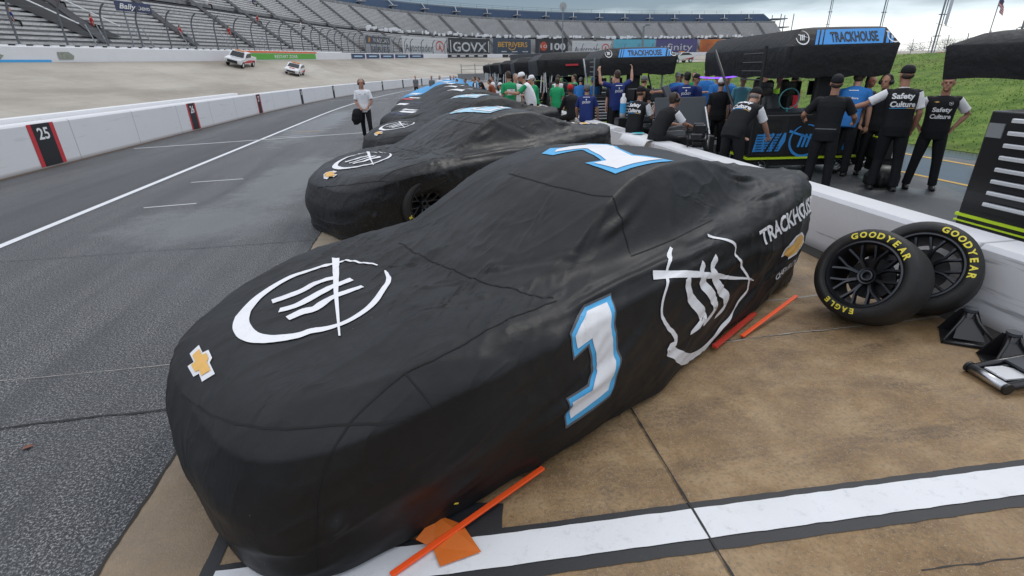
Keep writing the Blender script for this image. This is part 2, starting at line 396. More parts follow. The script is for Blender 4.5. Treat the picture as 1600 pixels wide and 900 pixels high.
def cloth_mat(name, wet=0):
    g = G(name); v = g.obj(); h = cloth_height(g, v)
    dirt = g.ramp(g.noise(v, 2.2, 6), (.38, (.0068, .0068, .0074)), (.62, (.0115, .0115, .0125)))
    nrm = g.bump(h, .0075, .9)
    vor = g.voro(v, 85 if not wet else 60); drop = g.ramp(vor, (.0, 1.), (.12 if not wet else .19, 0.))
    msk = g.ramp(g.noise(v, 7, 5, .75), (.60 if not wet else .38, 0.), (.70 if not wet else .50, 1.))
    dm = g.math('MULTIPLY', drop, msk) if wet else g.math('MULTIPLY', g.ramp(g.voro(v, 22), (.0, 1.), (.07, 0.)), g.ramp(g.noise(v, 2, 3), (.5, 0.), (.56, .8))); nrm = g.bump(dm, .004 if wet else .0015, 1, nrm)
    base = .50 if not wet else .42; rough = g.mix(dm, g.ramp(g.noise(v, 3, 4), (.4, base - .03), (.6, base + .05)), (.08, .08, .08))
    col = g.mix(g.math('MULTIPLY', dm, .7 if wet else .5), dirt, (.42, .43, .45))  # pale colour on the drops paints in their sparkle
    return g.set(col=col, rough=rough, nrm=nrm, spec=.34)
def print_mat(name, col):
    g = G(name); v = g.obj(); h = cloth_height(g, v); n = g.noise(v, 60, 3, .7)
    c = g.mix(g.ramp(g.noise(v, 5, 6, .7), (.45, 0.), (.75, .18)), col, tuple(x * .6 for x in col)); c = g.mix(g.ramp(n, (.62, 0.), (.70, .35)), c, tuple(x * .45 for x in col))
    return g.set(col=c, rough=.5, nrm=g.bump(h, .006, .8), spec=.4)
CLOTH = cloth_mat('black_cover_cloth'); WETCLOTH = cloth_mat('wet_black_cover_cloth', 1)
CAR_ANG = rad(35)
TOPM = Matrix.Translation((-CL / 2, 0, 3)) @ Matrix(((1, 0, 0, 0), (0, -1, 0, 0), (0, 0, 1, 0), (0, 0, 0, 1)))   # (a,b) seen from above
TOPM_N = Matrix.Translation((-CL / 2, 0, 3))                                                                       # (a,-b)
SC_, SS_ = math.cos(rad(35)), math.sin(rad(35))
SIDEM = Matrix(((1, 0, 0, -CL / 2), (0, SS_, -SC_, -SC_ * 3), (0, SC_, SS_, SS_ * 3), (0, 0, 0, 1)))   # (a, z cos - b sin): left flank seen 35 degrees from above
TOPD = {
 'hood_ring': [(1.184, -0.264), (1.148, -0.347), (1.098, -0.464), (1.02, -0.504), (0.911, -0.53), (0.802, -0.55), (0.696, -0.534), (0.58, -0.478), (0.497, -0.403), (0.436, -0.319), (0.403, -0.239), (0.39, -0.143), (0.4, -0.052), (0.433, 0.022), (0.481, 0.078), (0.542, 0.127), (0.597, 0.141), (0.66, 0.188), (0.736, 0.21), (0.822, 0.195), (0.917, 0.153), (1.011, 0.078), (1.092, 0.009), (1.132, -0.058), (1.164, -0.144)] ,
 'hood_cross': [(1.053, -0.578), (1.087, -0.549), (0.851, -0.092), (0.667, 0.295), (0.661, 0.288), (0.838, -0.116)] ,
 'hb1': [(0.594, -0.337), (0.662, -0.324), (0.753, -0.317), (0.835, -0.333), (0.937, -0.308)] ,
 'hb2': [(0.581, -0.205), (0.646, -0.172), (0.73, -0.181), (0.822, -0.199), (0.988, -0.204)] ,
 'hb3': [(0.574, -0.079), (0.649, -0.074), (0.705, -0.048), (0.813, -0.079), (0.978, -0.065)] ,
 'nose_bow': [(0.219, -0.311), (0.21, -0.211), (0.234, -0.195), (0.226, -0.112), (0.209, -0.098), (0.2, 0.011), (0.15, -0.029), (0.157, -0.098), (0.136, -0.12), (0.139, -0.228), (0.165, -0.211), (0.173, -0.318)] ,
 'roof_o': [(2.561, -0.23), (2.699, -0.273), (2.841, -0.116), (3.071, -0.197), (3.152, -0.085), (2.936, 0.183), (2.826, 0.363), (2.96, 0.589), (2.468, 0.475), (2.5, 0.21), (2.575, 0.287), (2.714, 0.007), (2.542, -0.111)] ,
 'roof_i': [(2.605, -0.146), (2.672, -0.186), (2.995, -0.128), (3.068, -0.028), (2.884, 0.205), (2.77, 0.384), (2.91, 0.539), (2.525, 0.441), (2.518, 0.266), (2.586, 0.316), (2.764, -0.002)] ,
 'seam_hood': [(0.067, -0.126), (0.081, -0.003), (0.111, 0.193), (0.157, 0.371), (0.218, 0.526), (0.276, 0.612), (0.352, 0.693), (0.443, 0.776), (0.537, 0.851), (0.648, 0.902)] ,
 'seam_cowl': [(1.434, -0.424), (1.392, -0.099), (1.383, 0.177), (1.402, 0.46), (1.448, 0.693), (1.507, 0.829)] ,
 'seam_fender': [(0.444, 0.775), (0.508, 0.771), (0.612, 0.77), (0.7, 0.773), (0.814, 0.805), (0.97, 0.817), (1.088, 0.817), (1.278, 0.821), (1.51, 0.847)] ,
 'seam_roof': [(2.228, -0.228), (2.192, 0.186), (2.217, 0.493), (2.258, 0.613)] ,
}
SIDED = {
 'one_o': [(1.8, 0.146), (1.751, 0.016), (1.787, -0.174), (1.737, -0.331), (1.431, -0.349), (1.412, -0.215), (1.55, -0.215), (1.595, -0.156), (1.56, -0.014), (1.447, -0.036), (1.446, 0.066), (1.605, 0.15)] ,
 'one_i': [(1.752, 0.124), (1.721, 0.01), (1.753, -0.171), (1.702, -0.294), (1.451, -0.322), (1.428, -0.239), (1.556, -0.239), (1.621, -0.167), (1.58, 0.004), (1.474, -0.007), (1.466, 0.052), (1.602, 0.128)] ,
 'ring': [(2.88, 0.207), (2.959, 0.158), (3.116, 0.069), (3.122, 0.002), (3.235, -0.097), (3.344, -0.192), (3.44, -0.283), (3.322, -0.332), (3.239, -0.409), (3.11, -0.437), (2.975, -0.491), (2.793, -0.507), (2.561, -0.452), (2.393, -0.359), (2.306, -0.305), (2.38, -0.299), (2.345, -0.237), (2.221, -0.135), (2.187, -0.069), (2.203, 0.006), (2.276, 0.085), (2.341, 0.159), (2.499, 0.233)] ,
 'cross': [(2.19, 0.164), (3.494, -0.239), (3.503, -0.247), (2.163, 0.117)] ,
 'b1': [(2.467, 0.035), (2.493, -0.048), (2.594, -0.158), (2.696, -0.256), (2.657, -0.282), (2.55, -0.301)] ,
 'b2': [(2.685, 0.063), (2.64, 0.012), (2.697, -0.074), (2.847, -0.208), (2.868, -0.259), (2.746, -0.312)] ,
 'b3': [(2.855, 0.056), (2.788, 0.006), (2.861, -0.105), (3.025, -0.226), (3.055, -0.292), (2.939, -0.321)] ,
 'th': [(3.398, 0.07), (3.482, -0.06)] ,
 'bow': [(3.939, -0.248), (4.061, -0.178), (4.173, -0.196), (4.212, -0.134), (4.582, -0.172), (4.52, -0.221), (4.387, -0.252), (4.285, -0.245), (4.254, -0.286), (4.164, -0.289), (4.123, -0.267), (4.012, -0.26)] ,
 'chev': [(3.988, -0.342), (4.008, -0.386)] ,
 'seam_corner': [(0.443, 0.146), (0.373, 0.098), (0.316, 0.029), (0.279, -0.054), (0.255, -0.159), (0.226, -0.335)] ,
 'seam_arch': [(0.7, 0.229), (0.707, 0.156), (0.721, 0.065)] ,
 'seam_win': [(2.256, 0.649), (2.252, 0.579), (2.239, 0.462), (2.219, 0.362), (2.185, 0.286), (2.336, 0.279), (2.588, 0.274), (2.91, 0.282), (3.081, 0.286)] ,
 'tyre': [] ,
}
WHITEC = print_mat('white_cover_print', (.78, .78, .80)); BLUEC = print_mat('blue_cover_print', (.08, .40, .72)); GOLDC = print_mat('gold_cover_print', (.80, .46, .12)); PALEC = print_mat('pale_blue_cover_print', (.42, .66, .80))
WHITE = mat('white_print', (.80, .80, .81), .5, noise=(14, .06)); BLUEP = mat('blue_print', (.06, .36, .72), .5, noise=(20, .1)); GOLD = mat('gold_print', (.78, .42, .09), .45, noise=(9, .25), col2=(.85, .55, .2))
PALEBLUE = mat('pale_blue_print', (.42, .66, .80), .5, noise=(20, .1)); GREYP = mat('grey_print', (.10, .10, .11), .6); SEAM = mat('seam_thread', (.004, .004, .0045), .8); REDP = mat('red_print', (.55, .04, .05), .5)
RUBBER = mat('tyre_rubber', (.014, .014, .015), .58, spec=.35, noise=(9, .5), col2=(.034, .033, .032), bump=(70, .0015)); RIM = mat('rim_grey_alloy', (.055, .058, .065), .38, metal=.85, noise=(8, .15)); RIMD = mat('rim_dark_inside', (.012, .012, .013), .5, metal=.3)
YEL = mat('yellow_sidewall_paint', (.78, .66, .06), .6, noise=(30, .12)); CHROME = mat('brushed_steel', (.55, .56, .58), .3, metal=1., noise=(30, .12)); BLK = mat('black_plastic', (.012, .012, .013), .45); PURPLE = mat('purple_paint', (.08, .03, .28), .35)
def neg(pts): return [(a, -b) for a, b in pts]
def bowtie(cx, cy, w, h, sh=.28, rot=0.):
    """cross-shaped emblem outline"""
    P = [(-.5, -.17), (-.17, -.17), (-.17, -.5), (.17, -.5), (.17, -.17), (.5, -.17), (.5, .17), (.17, .17), (.17, .5), (-.17, .5), (-.17, .17), (-.5, .17)]
    c, s = math.cos(rot), math.sin(rot); o = []
    for x, y in P:
        x, y = x * w + y * h * sh, y * h; o.append((cx + x * c - y * s, cy + x * s + y * c))
    return o
def circle_logo(cx, cy, r, rot=0., sx=1.):
    """ring with a crossing stroke and three slanted bars (unit frame then rotated)"""
    c, s = math.cos(rot), math.sin(rot)
    def T(g): V, F = g; return [(cx + (x * c - y * s) * sx, cy + (x * s + y * c)) for x, y in V], F
    n = 40; pts = [(r * math.cos(2.0 + 2 * math.pi * k / n * .93), r * math.sin(2.0 + 2 * math.pi * k / n * .93)) for k in range(n + 1)]
    w = [r * (.05 + .13 * math.sin(math.pi * k / n)) for k in range(n + 1)]
    g = [T(ribbon2d(pts, w))]
    for k in (-1, 0, 1): g.append(T(ribbon2d([(k * r * .27 - .12 * r, -.42 * r), (k * r * .27 + .06 * r, .42 * r)], r * .15)))
    g.append(T(ribbon2d([(-1.12 * r, .62 * r), (.95 * r, -.05 * r)], [r * .17, r * .04])))
    return join2d(*g)
def make_wheel(name, M, parent=None, letters=True, paint=YEL):
    """race wheel; local +Z is the outer face. M places it. returns list of parts under a tyre/rim tree"""
    R_, rr, w = .355, .248, .36
    t = MB(); h = w / 2
    prof = [(rr, -h * .9), (rr + .02, -h), (R_ - .07, -h * 1.06), (R_ - .02, -h * .93), (R_ - .004, -h * .78), (R_, -h * .3), (R_, h * .3), (R_ - .004, h * .78), (R_ - .02, h * .93), (R_ - .05, h * 1.045), (R_ - .085, h * 1.06), (rr + .02, h), (rr + .006, h * .93), (rr, h * .9)]
    t.lathe(prof, 56); me = t.mesh(); ty = link('tyre', me, RUBBER, parent, True); ty.matrix_local = M
    r = MB()
    r.lathe([(rr + .004, h * .9), (rr + .006, h * .97), (rr - .006, h * .985), (rr - .014, h * .9), (rr - .022, h * .72), (rr - .022, -h * .85), (rr, -h * .9)], 56)
    def pol(rad_, ang, z): return Vector((rad_ * math.cos(ang), rad_ * math.sin(ang), z))
    for k in range(8):
        a = 2 * math.pi * k / 8
        for s in (-1, 1):
            a1 = a + s * .20
            p = [pol(.050, a, h * .40), pol(.10, a + s * .035, h * .60), pol(.145, a + s * .07, h * .70), pol(rr - .016, a1, h * .80)]
            wd = [.017, .012, .0105, .013]; vs = []
            for i, q in enumerate(p):
                d = (p[min(i + 1, 3)] - p[max(i - 1, 0)]).normalized(); sd = d.cross(Vector((0, 0, 1))).normalized() * wd[i]
                vs += [q + sd * .6, q - sd * .6, q - sd + Vector((0, 0, -.035)), q + sd + Vector((0, 0, -.035))]
            fs = []
            for i in range(3):
                for j in range(4): fs.append((i * 4 + j, i * 4 + (j + 1) % 4, i * 4 + 4 + (j + 1) % 4, i * 4 + 4 + j))
            r.add(vs, fs)
    r.lathe([(.0, h * .30), (.045, h * .30), (.05, h * .5), (.062, h * .52), (.068, h * .42), (.07, h * .1)], 32)
    rm = r.build('rim', RIM, ty, smooth=False); autosmooth(rm.data, 40)
    d = MB(); d.lathe([(.026, h * .56), (.040, h * .6), (.046, h * .56), (.046, h * .3)], 24); d.build('lock_nut', RIM, rm, True)
    b = MB(); b.lathe([(.16, -.02), (.16, .0), (.05, .0), (.05, -.02)], 32); b.build('brake_disc', RIMD, rm)
    bw = MB(); bw.lathe([(rr - .03, -h * .84), (.20, -h * .9), (.0, -h * .9)], 32)
    if letters:
        V = []; F = []
        def ringtext(txt, mid, size, rad_, span):
            n = len(txt); out = []
            for i, ch in enumerate(txt):
                vs, fs, tw = text_raw(ch, bold=.035); a = mid + span * (0.5 - (i + .5) / n)
                ww = .80 * span / n * rad_ / max(tw, .75) if ch not in 'I' else size
                pts = []
                for x, y in vs:
                    X, Y = x * min(ww, size * 1.1), y * size
                    pts.append(((rad_ + Y) * math.cos(a - X / rad_), (rad_ + Y) * math.sin(a - X / rad_)))
                out.append((pts, fs))
            return out
        gs = ringtext('GOODYEAR', rad(90), .045, .297, rad(92)) + ringtext('EAGLE', rad(270), .040, .294, rad(48))
        # flip lower word so its tops point outwards, as on the tyre
        V, F = join2d(*gs); me = bpy.data.meshes.new('l')
        me.from_pydata([(x, y, h * 1.06 + .0025 - .006 * max(0, (math.hypot(x, y) - .29) / .03)) for x, y in V], [], F); link('lettering', me, paint, ty)
    return ty
def car_seams(o, b, side=True):
    K = dict(off=.0025, maxlen=.02)
    for k in ('seam_hood', 'seam_cowl', 'seam_fender', 'seam_roof'):
        drape('seam', ribbon2d(neg(TOPD[k]), .007), b, TOPM_N, SEAM, o, **K)
    if side:
        for k in ('seam_corner', 'seam_arch', 'seam_win'): drape('seam', ribbon2d(SIDED[k], .007), b, SIDEM, SEAM, o, **K)
def make_main_car(loc):
    root = empty('race_car', (*loc, 0), CAR_ANG, 'nearest race car under a black cover, large 1 on its flank and roof', 'race car', 'race cars parked on pit road under covers')
    me = cover_mesh('cover', 420, 300, 3., FOLDS_NEAR); o = link('cover', me, CLOTH, root, True); b = cloth_bvh(me)
    car_seams(o, b)
    D = TOPD
    n = len(D['hood_ring']); w = [.012, .016, .018, .026, .03, .034, .042, .052, .062, .072, .078, .078, .07, .062, .055, .05, .046, .044, .042, .04, .036, .032, .028, .022, .01][:n]
    bars = [ribbon2d(neg(D[k]), [.05, .055, .055, .055, .045]) for k in ('hb1', 'hb2', 'hb3')]
    drape('logo', join2d(ribbon2d(neg(D['hood_ring']), w), poly2d(neg(D['hood_cross'])), *bars), b, TOPM_N, WHITEC, o, .0045, .018)
    P = D['nose_bow']; c = Vector((sum(p[0] for p in P) / len(P), -sum(p[1] for p in P) / len(P)))
    q = [Vector(p) for p in neg(P)]
    drape('emblem', poly2d(q), b, TOPM_N, WHITEC, o, .0035, .015)
    drape('emblem', poly2d([c + (p - c) * .72 for p in q]), b, TOPM_N, GOLDC, o, .0065, .015)
    drape('number', poly2d(neg(D['roof_o'])), b, TOPM_N, BLUEC, o, .0035, .018)
    drape('number', poly2d(neg(D['roof_i'])), b, TOPM_N, WHITEC, o, .0065, .018)
    D = SIDED
    drape('number', poly2d(D['one_o']), b, SIDEM, BLUEC, o, .0035, .02)
    V, F = ribbon2d([Vector(p) for p in D['one_o']], .03, True); drape('number', (V, F), b, SIDEM, GREYP, o, .003, .02)
    drape('number', poly2d(D['one_i']), b, SIDEM, WHITEC, o, .0065, .02)
    ring = D['ring']; n = len(ring); wr = [.02 + .045 * math.exp(-((i - n * .52) / 3.2)**2) for i in range(n)]
    drape('logo', join2d(ribbon2d(ring, wr), poly2d(D['cross']), *[ribbon2d(D[k], [.055, .06, .065, .065, .05, .02]) for k in ('b1', 'b2', 'b3')]), b, SIDEM, WHITEC, o, .0045, .018)
    # rear quarter: team name, emblem and maker's word
    V, F = text2d('TRACKHOUSE', 1, 1, .5, 0, bold=.03)
    A0, B0, A1, B1 = TH_QUAD
    def quad(V, A0, B0, A1, B1): return [(A0[0] * (1 - x) * (.5 + y) + B0[0] * (1 - x) * (.5 - y) + A1[0] * x * (.5 + y) + B1[0] * x * (.5 - y), A0[1] * (1 - x) * (.5 + y) + B0[1] * (1 - x) * (.5 - y) + A1[1] * x * (.5 + y) + B1[1] * x * (.5 - y)) for x, y in V]
    drape('lettering', (quad(V, A0, B0, A1, B1), F), b, SIDEM, WHITEC, o, .0045, .018)
    V, F = text2d('CHEVROLET', 1, 1, .5, 0, bold=.02, shear=.2)
    drape('lettering', (quad(V, *CHEV_QUAD), F), b, SIDEM, WHITEC, o, .0045, .018)
    bt = BOWQ
    drape('emblem', poly2d(bowtie(*bt)), b, SIDEM, WHITEC, o, .0035, .015); drape('emblem', poly2d(bowtie(bt[0], bt[1], bt[2] * .86, bt[3] * .80, bt[4])), b, SIDEM, GOLDC, o, .0065, .015)
    for a in (1.0, 3.9):
        for s in (-1, 1):
            M = Matrix.Translation((a - CL / 2, s * (.66 if a < 2 else .745), .357)) @ Matrix.Rotation(rad(90) * (-s), 4, 'X')
            M = M @ Matrix.Rotation(rad(165 if s < 0 else 0), 4, 'Z'); w_ = make_wheel('wheel', M, root); w_.name = 'wheel'
    return root
# ================================================================= ground, roads, track
def bend(y): return .0028 * max(0., y - 27)**2
def strip(name, x0, x1, y0, y1, z, m, kind='structure', dy=3., sub=1, th=0):
    ys = list(np.arange(y0, y1, dy)) + [y1]; P = np.zeros((sub + 1, len(ys), 3))
    for i in range(sub + 1):
        for j, y in enumerate(ys):
            x = x0 + (x1 - x0) * i / sub; P[i, j] = (x + bend(y), y, z)
    o = link(name, grid_mesh(name, P), m)
    if kind: o['kind'] = kind
    return o
def asphalt_mat(name, base, wet=.0, streak=True, puddles=0.):
    g = G(name); v = g.obj()
    agg = g.voro(v, 120); fine = g.noise(v, 60, 4, .8); big = g.noise(g.obj((1.2, .18, 1)), 1.0, 6, .6)
    wide = g.noise(v, .35, 5, .55)
    c = g.ramp(g.noise(v, 190, 3, .9), (.40, tuple(x * .38 for x in base)), (.51, base), (.60, tuple(min(.6, x * 2.6 + .03) for x in base)))
    c = g.mix(g.ramp(big, (.4, .0), (.62, .55)), c, tuple(x * .62 for x in base))
    c = g.mix(g.ramp(wide, (.45, 0.), (.62, .35)), c, tuple(min(.5, x * 1.7) for x in base))
    pud = g.ramp(g.noise(g.obj((.8, .35, 1), (3, 1, 0)), .55, 3, .5), (.56 - puddles * .12, 0.), (.62 - puddles * .12, 1.))
    r = g.mix(pud, g.ramp(fine, (.3, .52 - wet * .15), (.7, .82 - wet * .2)), (.12, .12, .12)) if puddles else g.ramp(fine, (.3, .5 - wet * .15), (.7, .8 - wet * .2))
    h = g.math('ADD', g.noise(v, 190, 3, .9), g.math('MULTIPLY', g.math('SUBTRACT', 1, agg), .8))
    b = g.bump(h, .006, .75)
    if puddles: b = g.bump(g.math('MULTIPLY', h, g.math('SUBTRACT', 1, pud)), .006, .75)
    return g.set(col=c, rough=r, nrm=b, spec=.5)
def pitlane_mat():
    """smooth dark travel lane, coarser grey shoulder towards the boxes, damp patches"""
    g = G('pit_lane_asphalt'); v = g.obj(); X = g.xyz(v)
    n = g.noise(v, 78, 3, .9); n2 = g.noise(v, 48, 2, .8); big = g.noise(g.obj((2.2, .16, 1)), 1.0, 6, .62); wide = g.noise(v, .5, 5, .6)
    c = g.ramp(n, (.40, (.014, .015, .017)), (.49, (.042, .043, .046)), (.54, (.088, .090, .094)), (.60, (.46, .46, .46)))
    c = g.mix(g.ramp(n2, (.58, 0.), (.66, .6)), c, (.30, .305, .31))
    c = g.mix(g.ramp(big, (.42, 0.), (.64, .5)), c, (.045, .047, .051))
    c = g.mix(g.ramp(wide, (.5, 0.), (.72, .35)), c, (.15, .155, .165))
    lane = g.ramp(g.math('ADD', X[0], g.math('MULTIPLY', g.math('SUBTRACT', wide, .5), 1.2)), (.0, 0.), (1., 1.))
    # one lengthwise paving joint darkens the lane side
    dl = g.ramp(g.math('DIVIDE', g.math('ADD', X[0], 9.3), 7.8), (.0, .55), (.18, .15), (.34, .6), (.47, .62), (.52, .1), (.8, .0))
    c = g.mix(dl, c, (.045, .048, .052))
    # damp patches: smoother, with their sheen also painted as paler grey, soft outlines
    def spot(cx, cy, rx, ry):
        mp = g.obj((1 / rx, 1 / ry, 1), (-cx / rx, -cy / ry, 0)); 
        q = N(g.t, 'ShaderNodeVectorMath', operation='LENGTH'); g.L(mp, q.inputs[0]); return g.ramp(g.math('MULTIPLY', g.math('ADD', q.outputs['Value'], g.math('MULTIPLY', g.noise(v, 1.4, 6, .7), 1.3)), .4), (.44, 1.), (.66, 0.))
    wetm = g.math('MAXIMUM', spot(-3.4, 7.6, 1.3, 1.2), g.math('MAXIMUM', spot(-2.9, 10.5, .9, 3.6), spot(-4.6, 24, 1.1, 9)))
    c = g.mix(g.math('MULTIPLY', g.math('MULTIPLY', wetm, .62), g.ramp(n2, (.42, .45), (.58, 1.))), c, (.21, .215, .225))
    r = g.mix(wetm, g.ramp(n, (.3, .50), (.7, .78)), (.30, .30, .30))
    h = g.math('ADD', n, g.math('MULTIPLY', n2, 1.2))
    return g.set(col=c, rough=r, nrm=g.bump(h, .012, .9), spec=.5)
def concrete_box_mat():
    g = G('stained_box_concrete'); v = g.obj()
    n = g.noise(v, 55, 6, .8); m_ = g.noise(v, 3.2, 7, .65); s = g.noise(g.obj((.9, 2.4, 1), (0, 0, 0), (0, 0, rad(-14))), 1.5, 8, .72, .5); big = g.noise(v, .8, 4)
    c = g.ramp(m_, (.38, (.22, .135, .062)), (.50, (.290, .185, .088)), (.62, (.36, .245, .128)))
    c = g.mix(g.ramp(n, (.50, .0), (.62, .7)), c, (.10, .068, .040))
    gr = g.ramp(g.noise(v, 42, 4, .8), (.42, .25), (.58, 1.)); c = g.mix(g.math('MULTIPLY', g.ramp(s, (.47, 0.), (.64, .85)), gr), c, (.105, .070, .042))
    c = g.mix(g.ramp(g.noise(v, 110, 3, .8), (.57, 0.), (.64, .6)), c, (.46, .36, .24))
    c = g.mix(g.ramp(g.voro(v, 32), (.0, .9), (.09, 0.)), c, (.05, .045, .04))
    X = g.xyz(v)
    c = g.mix(g.ramp(g.math('MULTIPLY', g.math('ADD', X[0], .2), -1), (.2, 0.), (1.3, .6)), c, (.29, .225, .155))
    c = g.mix(g.math('MULTIPLY', g.ramp(g.math('DIVIDE', X[1], 9.), (.45, 0.), (.75, .7)), 1), c, (.34, .29, .22))
    ts = g.ramp(g.noise(g.obj((.35, 9, 1), (2, 1, 0), (0, 0, rad(-24))), .8, 6, .7, .6), (.58, 0.), (.68, .38)); c = g.mix(g.math('MULTIPLY', ts, g.ramp(g.noise(v, .9, 3), (.45, 0.), (.6, 1.))), c, (.06, .045, .034))
    oil = g.ramp(g.noise(v, 1.9, 3, .5, .4), (.66, 0.), (.72, .6)); c = g.mix(g.math('MULTIPLY', oil, gr), c, (.07, .05, .035))
    r = g.ramp(g.noise(v, 1.2, 5), (.40, .30), (.60, .68))
    h = g.math('ADD', n, g.math('MULTIPLY', g.noise(v, 110, 3, .8), .8))
    return g.set(col=c, rough=r, nrm=g.bump(h, .004, .7), spec=.5)
def paint_mat(name, col, wear=.5, dark=(.05, .05, .055)):
    g = G(name); v = g.obj(); n = g.noise(v, 14, 8, .75); n2 = g.noise(v, 90, 4, .8)
    c = g.mix(g.ramp(n, (.55, 0.), (.85, wear)), col, dark); c = g.mix(g.ramp(n2, (.64, 0.), (.74, wear)), c, dark)
    c = g.mix(g.ramp(g.noise(v, 2.5, 6), (.4, 0.), (.7, .18)), c, tuple(x * .55 for x in col))
    return g.set(col=c, rough=.55, nrm=g.bump(n2, .002, .6))
PW = paint_mat('white_road_paint', (.72, .73, .75)); PB = paint_mat('black_road_paint', (.022, .023, .026), .35, (.09, .08, .07)); PY = paint_mat('yellow_road_paint', (.62, .36, .03)); PO = paint_mat('orange_paint', (.66, .15, .015), .3, (.5, .3, .1))
TAR = mat('joint_tar', (.008, .008, .008), .6)
strip('infield_ground', -600, 900, -400, 1500, -.03, asphalt_mat('ground_asphalt', (.07, .072, .075)), dy=1900) if False else None
MB().quad((-900, -400, -.03), (1200, -400, -.03), (1200, 1500, -.03), (-900, 1500, -.03)).build('ground', asphalt_mat('ground_asphalt', (.075, .078, .082)))['kind'] = 'structure'
strip('pit_lane', -9.6, -1.55, -12, 150, 0, pitlane_mat())
strip('pit_box_apron', -1.55, 4.35, -12, 150, .004, concrete_box_mat())
strip('service_road', 4.3, 12.2, -12, 150, 0, asphalt_mat('service_road_asphalt', (.060, .063, .067), .5, puddles=.55))
# painted lines
def line(name, pts, w, m, z, closed=False, jit=.0, n=None):
    """painted line along 2-D points, edges slightly uneven"""
    if jit:
        q = [];
        for a, b in zip(pts[:-1], pts[1:]):
            a, b = Vector(a), Vector(b); k = max(2, int((b - a).length / .06))
            q += [a.lerp(b, i / k) for i in range(k)]
        q.append(Vector(pts[-1])); pts = q
    V, F = ribbon2d(pts, w)
    rnd = random.Random(len(V) + int(w * 1000))
    V = [(x + rnd.uniform(-jit, jit), y + rnd.uniform(-jit, jit)) for x, y in V]
    me = bpy.data.meshes.new(name); me.from_pydata([(x, y, z) for x, y in V], [], F); o = link(name, me, m); o['kind'] = 'structure'; return o
def along(x, y0, y1, dy=2.): return [(x + bend(y), y) for y in list(np.arange(y0, y1, dy)) + [y1]]
line('lane_line', along(-5.55, 1, 120), .125, PW, .005)
for y, x0, x1, w in ((10.87, -4.81, -3.86, .045), (8.80, -4.70, -3.94, .04), (18.65, -5.57, -4.34, .05), (28.5, -5.1, -4.0, .05), (38, -4.6, -3.0, .05), (44, -9.1, -2.0, .07)):
    line('box_line', [(x0, y - .05), (x1, y + .05)], w, PW, .005)
line('box_line', [(-8.9, 17.07), (-2.2, 18.83)], .09, PW, .005)
line('tape_line', [(-4.94, 19.9), (-4.06, 20.0)], .10, paint_mat('worn_orange_paint', (.55, .33, .10)), .005)
# box boundary, white between black borders, and its closing end
line('box_boundary', [(-1.11, 1.53), (4.1, 1.42)], .255, PB, .0075, jit=.0035)
line('box_boundary', [(-1.05, 1.545), (4.1, 1.425)], .160, PW, .0115, jit=.0025)
line('box_boundary', [(-1.08, 1.40), (-1.08, 2.2)], .06, PB, .0080, jit=.003)
line('box_boundary', [(-1.1, 10.3), (4.1, 10.2)], .30, PB, .0075); line('box_boundary', [(-1.05, 10.3), (4.1, 10.2)], .18, PW, .0115)
line('stop_mark', [(-.04, 1.52), (.02, 1.80)], .34, PB, .0085, jit=.004)
# joints and cracks
def crack(x0, y0, x1, y1, w, m=TAR, z=.0062, seed=1, rough=.006):
    rnd = random.Random(seed); n = max(6, int(math.hypot(x1 - x0, y1 - y0) / .05)); pts = []; ws = []
    o = 0
    for i in range(n + 1):
        t = i / n; o = o * .85 + rnd.uniform(-rough, rough); dx, dy = x1 - x0, y1 - y0; L = math.hypot(dx, dy)
        pts.append((x0 + dx * t - dy / L * o, y0 + dy * t + dx / L * o)); ws.append(w * rnd.uniform(.45, 1.35))
    me = bpy.data.meshes.new('joint'); V, F = ribbon2d(pts, ws); me.from_pydata([(x, y, z) for x, y in V], [], F); tag(link('joint', me, m), kind='structure')
crack(1.045, .2, 1.045, 2.6, .010, seed=2, rough=.001, z=.0125); crack(1.045, 2.6, 1.045, 9, .012, seed=3, rough=.001)
LIM = mat('pale_joint_filler', (.36, .34, .30), .8, noise=(30, .4)); DUST = mat('dark_gutter', (.035, .03, .026), .85, noise=(20, .5))
crack(1.6, 2.96, 4.05, 3.01, .014, LIM, seed=4); crack(1.6, 2.975, 3.0, 2.99, .006, TAR, seed=5, z=.0068)
crack(2.2, 3.54, 4.05, 3.57, .022, LIM, seed=6); crack(-9.4, 2.86, -1.55, 2.88, .016, seed=7); crack(-6, 3.45, -1.6, 3.45, .007, LIM, seed=8, rough=.003); crack(-9.6, 6.3, -1.6, 6.3, .008, seed=18)
crack(-1.55, -6, -1.55, 90, .020, DUST, .0066, seed=9, rough=.004)
crack(1.8, 1.13, 4.1, .98, .007, seed=10)
crack(-1.55, 6.3, 4, 6.3, .012, LIM, seed=12); crack(-1.6, 9.9, 4, 9.9, .012, TAR, seed=13)
# dark gutter at the pit wall foot
line('gutter', along(4.02, -3, 60, 1.), .30, DUST, .0082)
line('gutter', along(-9.2, 6, 120, 2.), .16, mat('rusty_gutter', (.10, .065, .045), .9, noise=(6, .5)), .006)
# yellow edge lines beyond the pit wall
line('service_line', along(8.42, -8, 90), .10, PY, .004); line('service_line', along(10.1, -8, 90), .10, PY, .004)

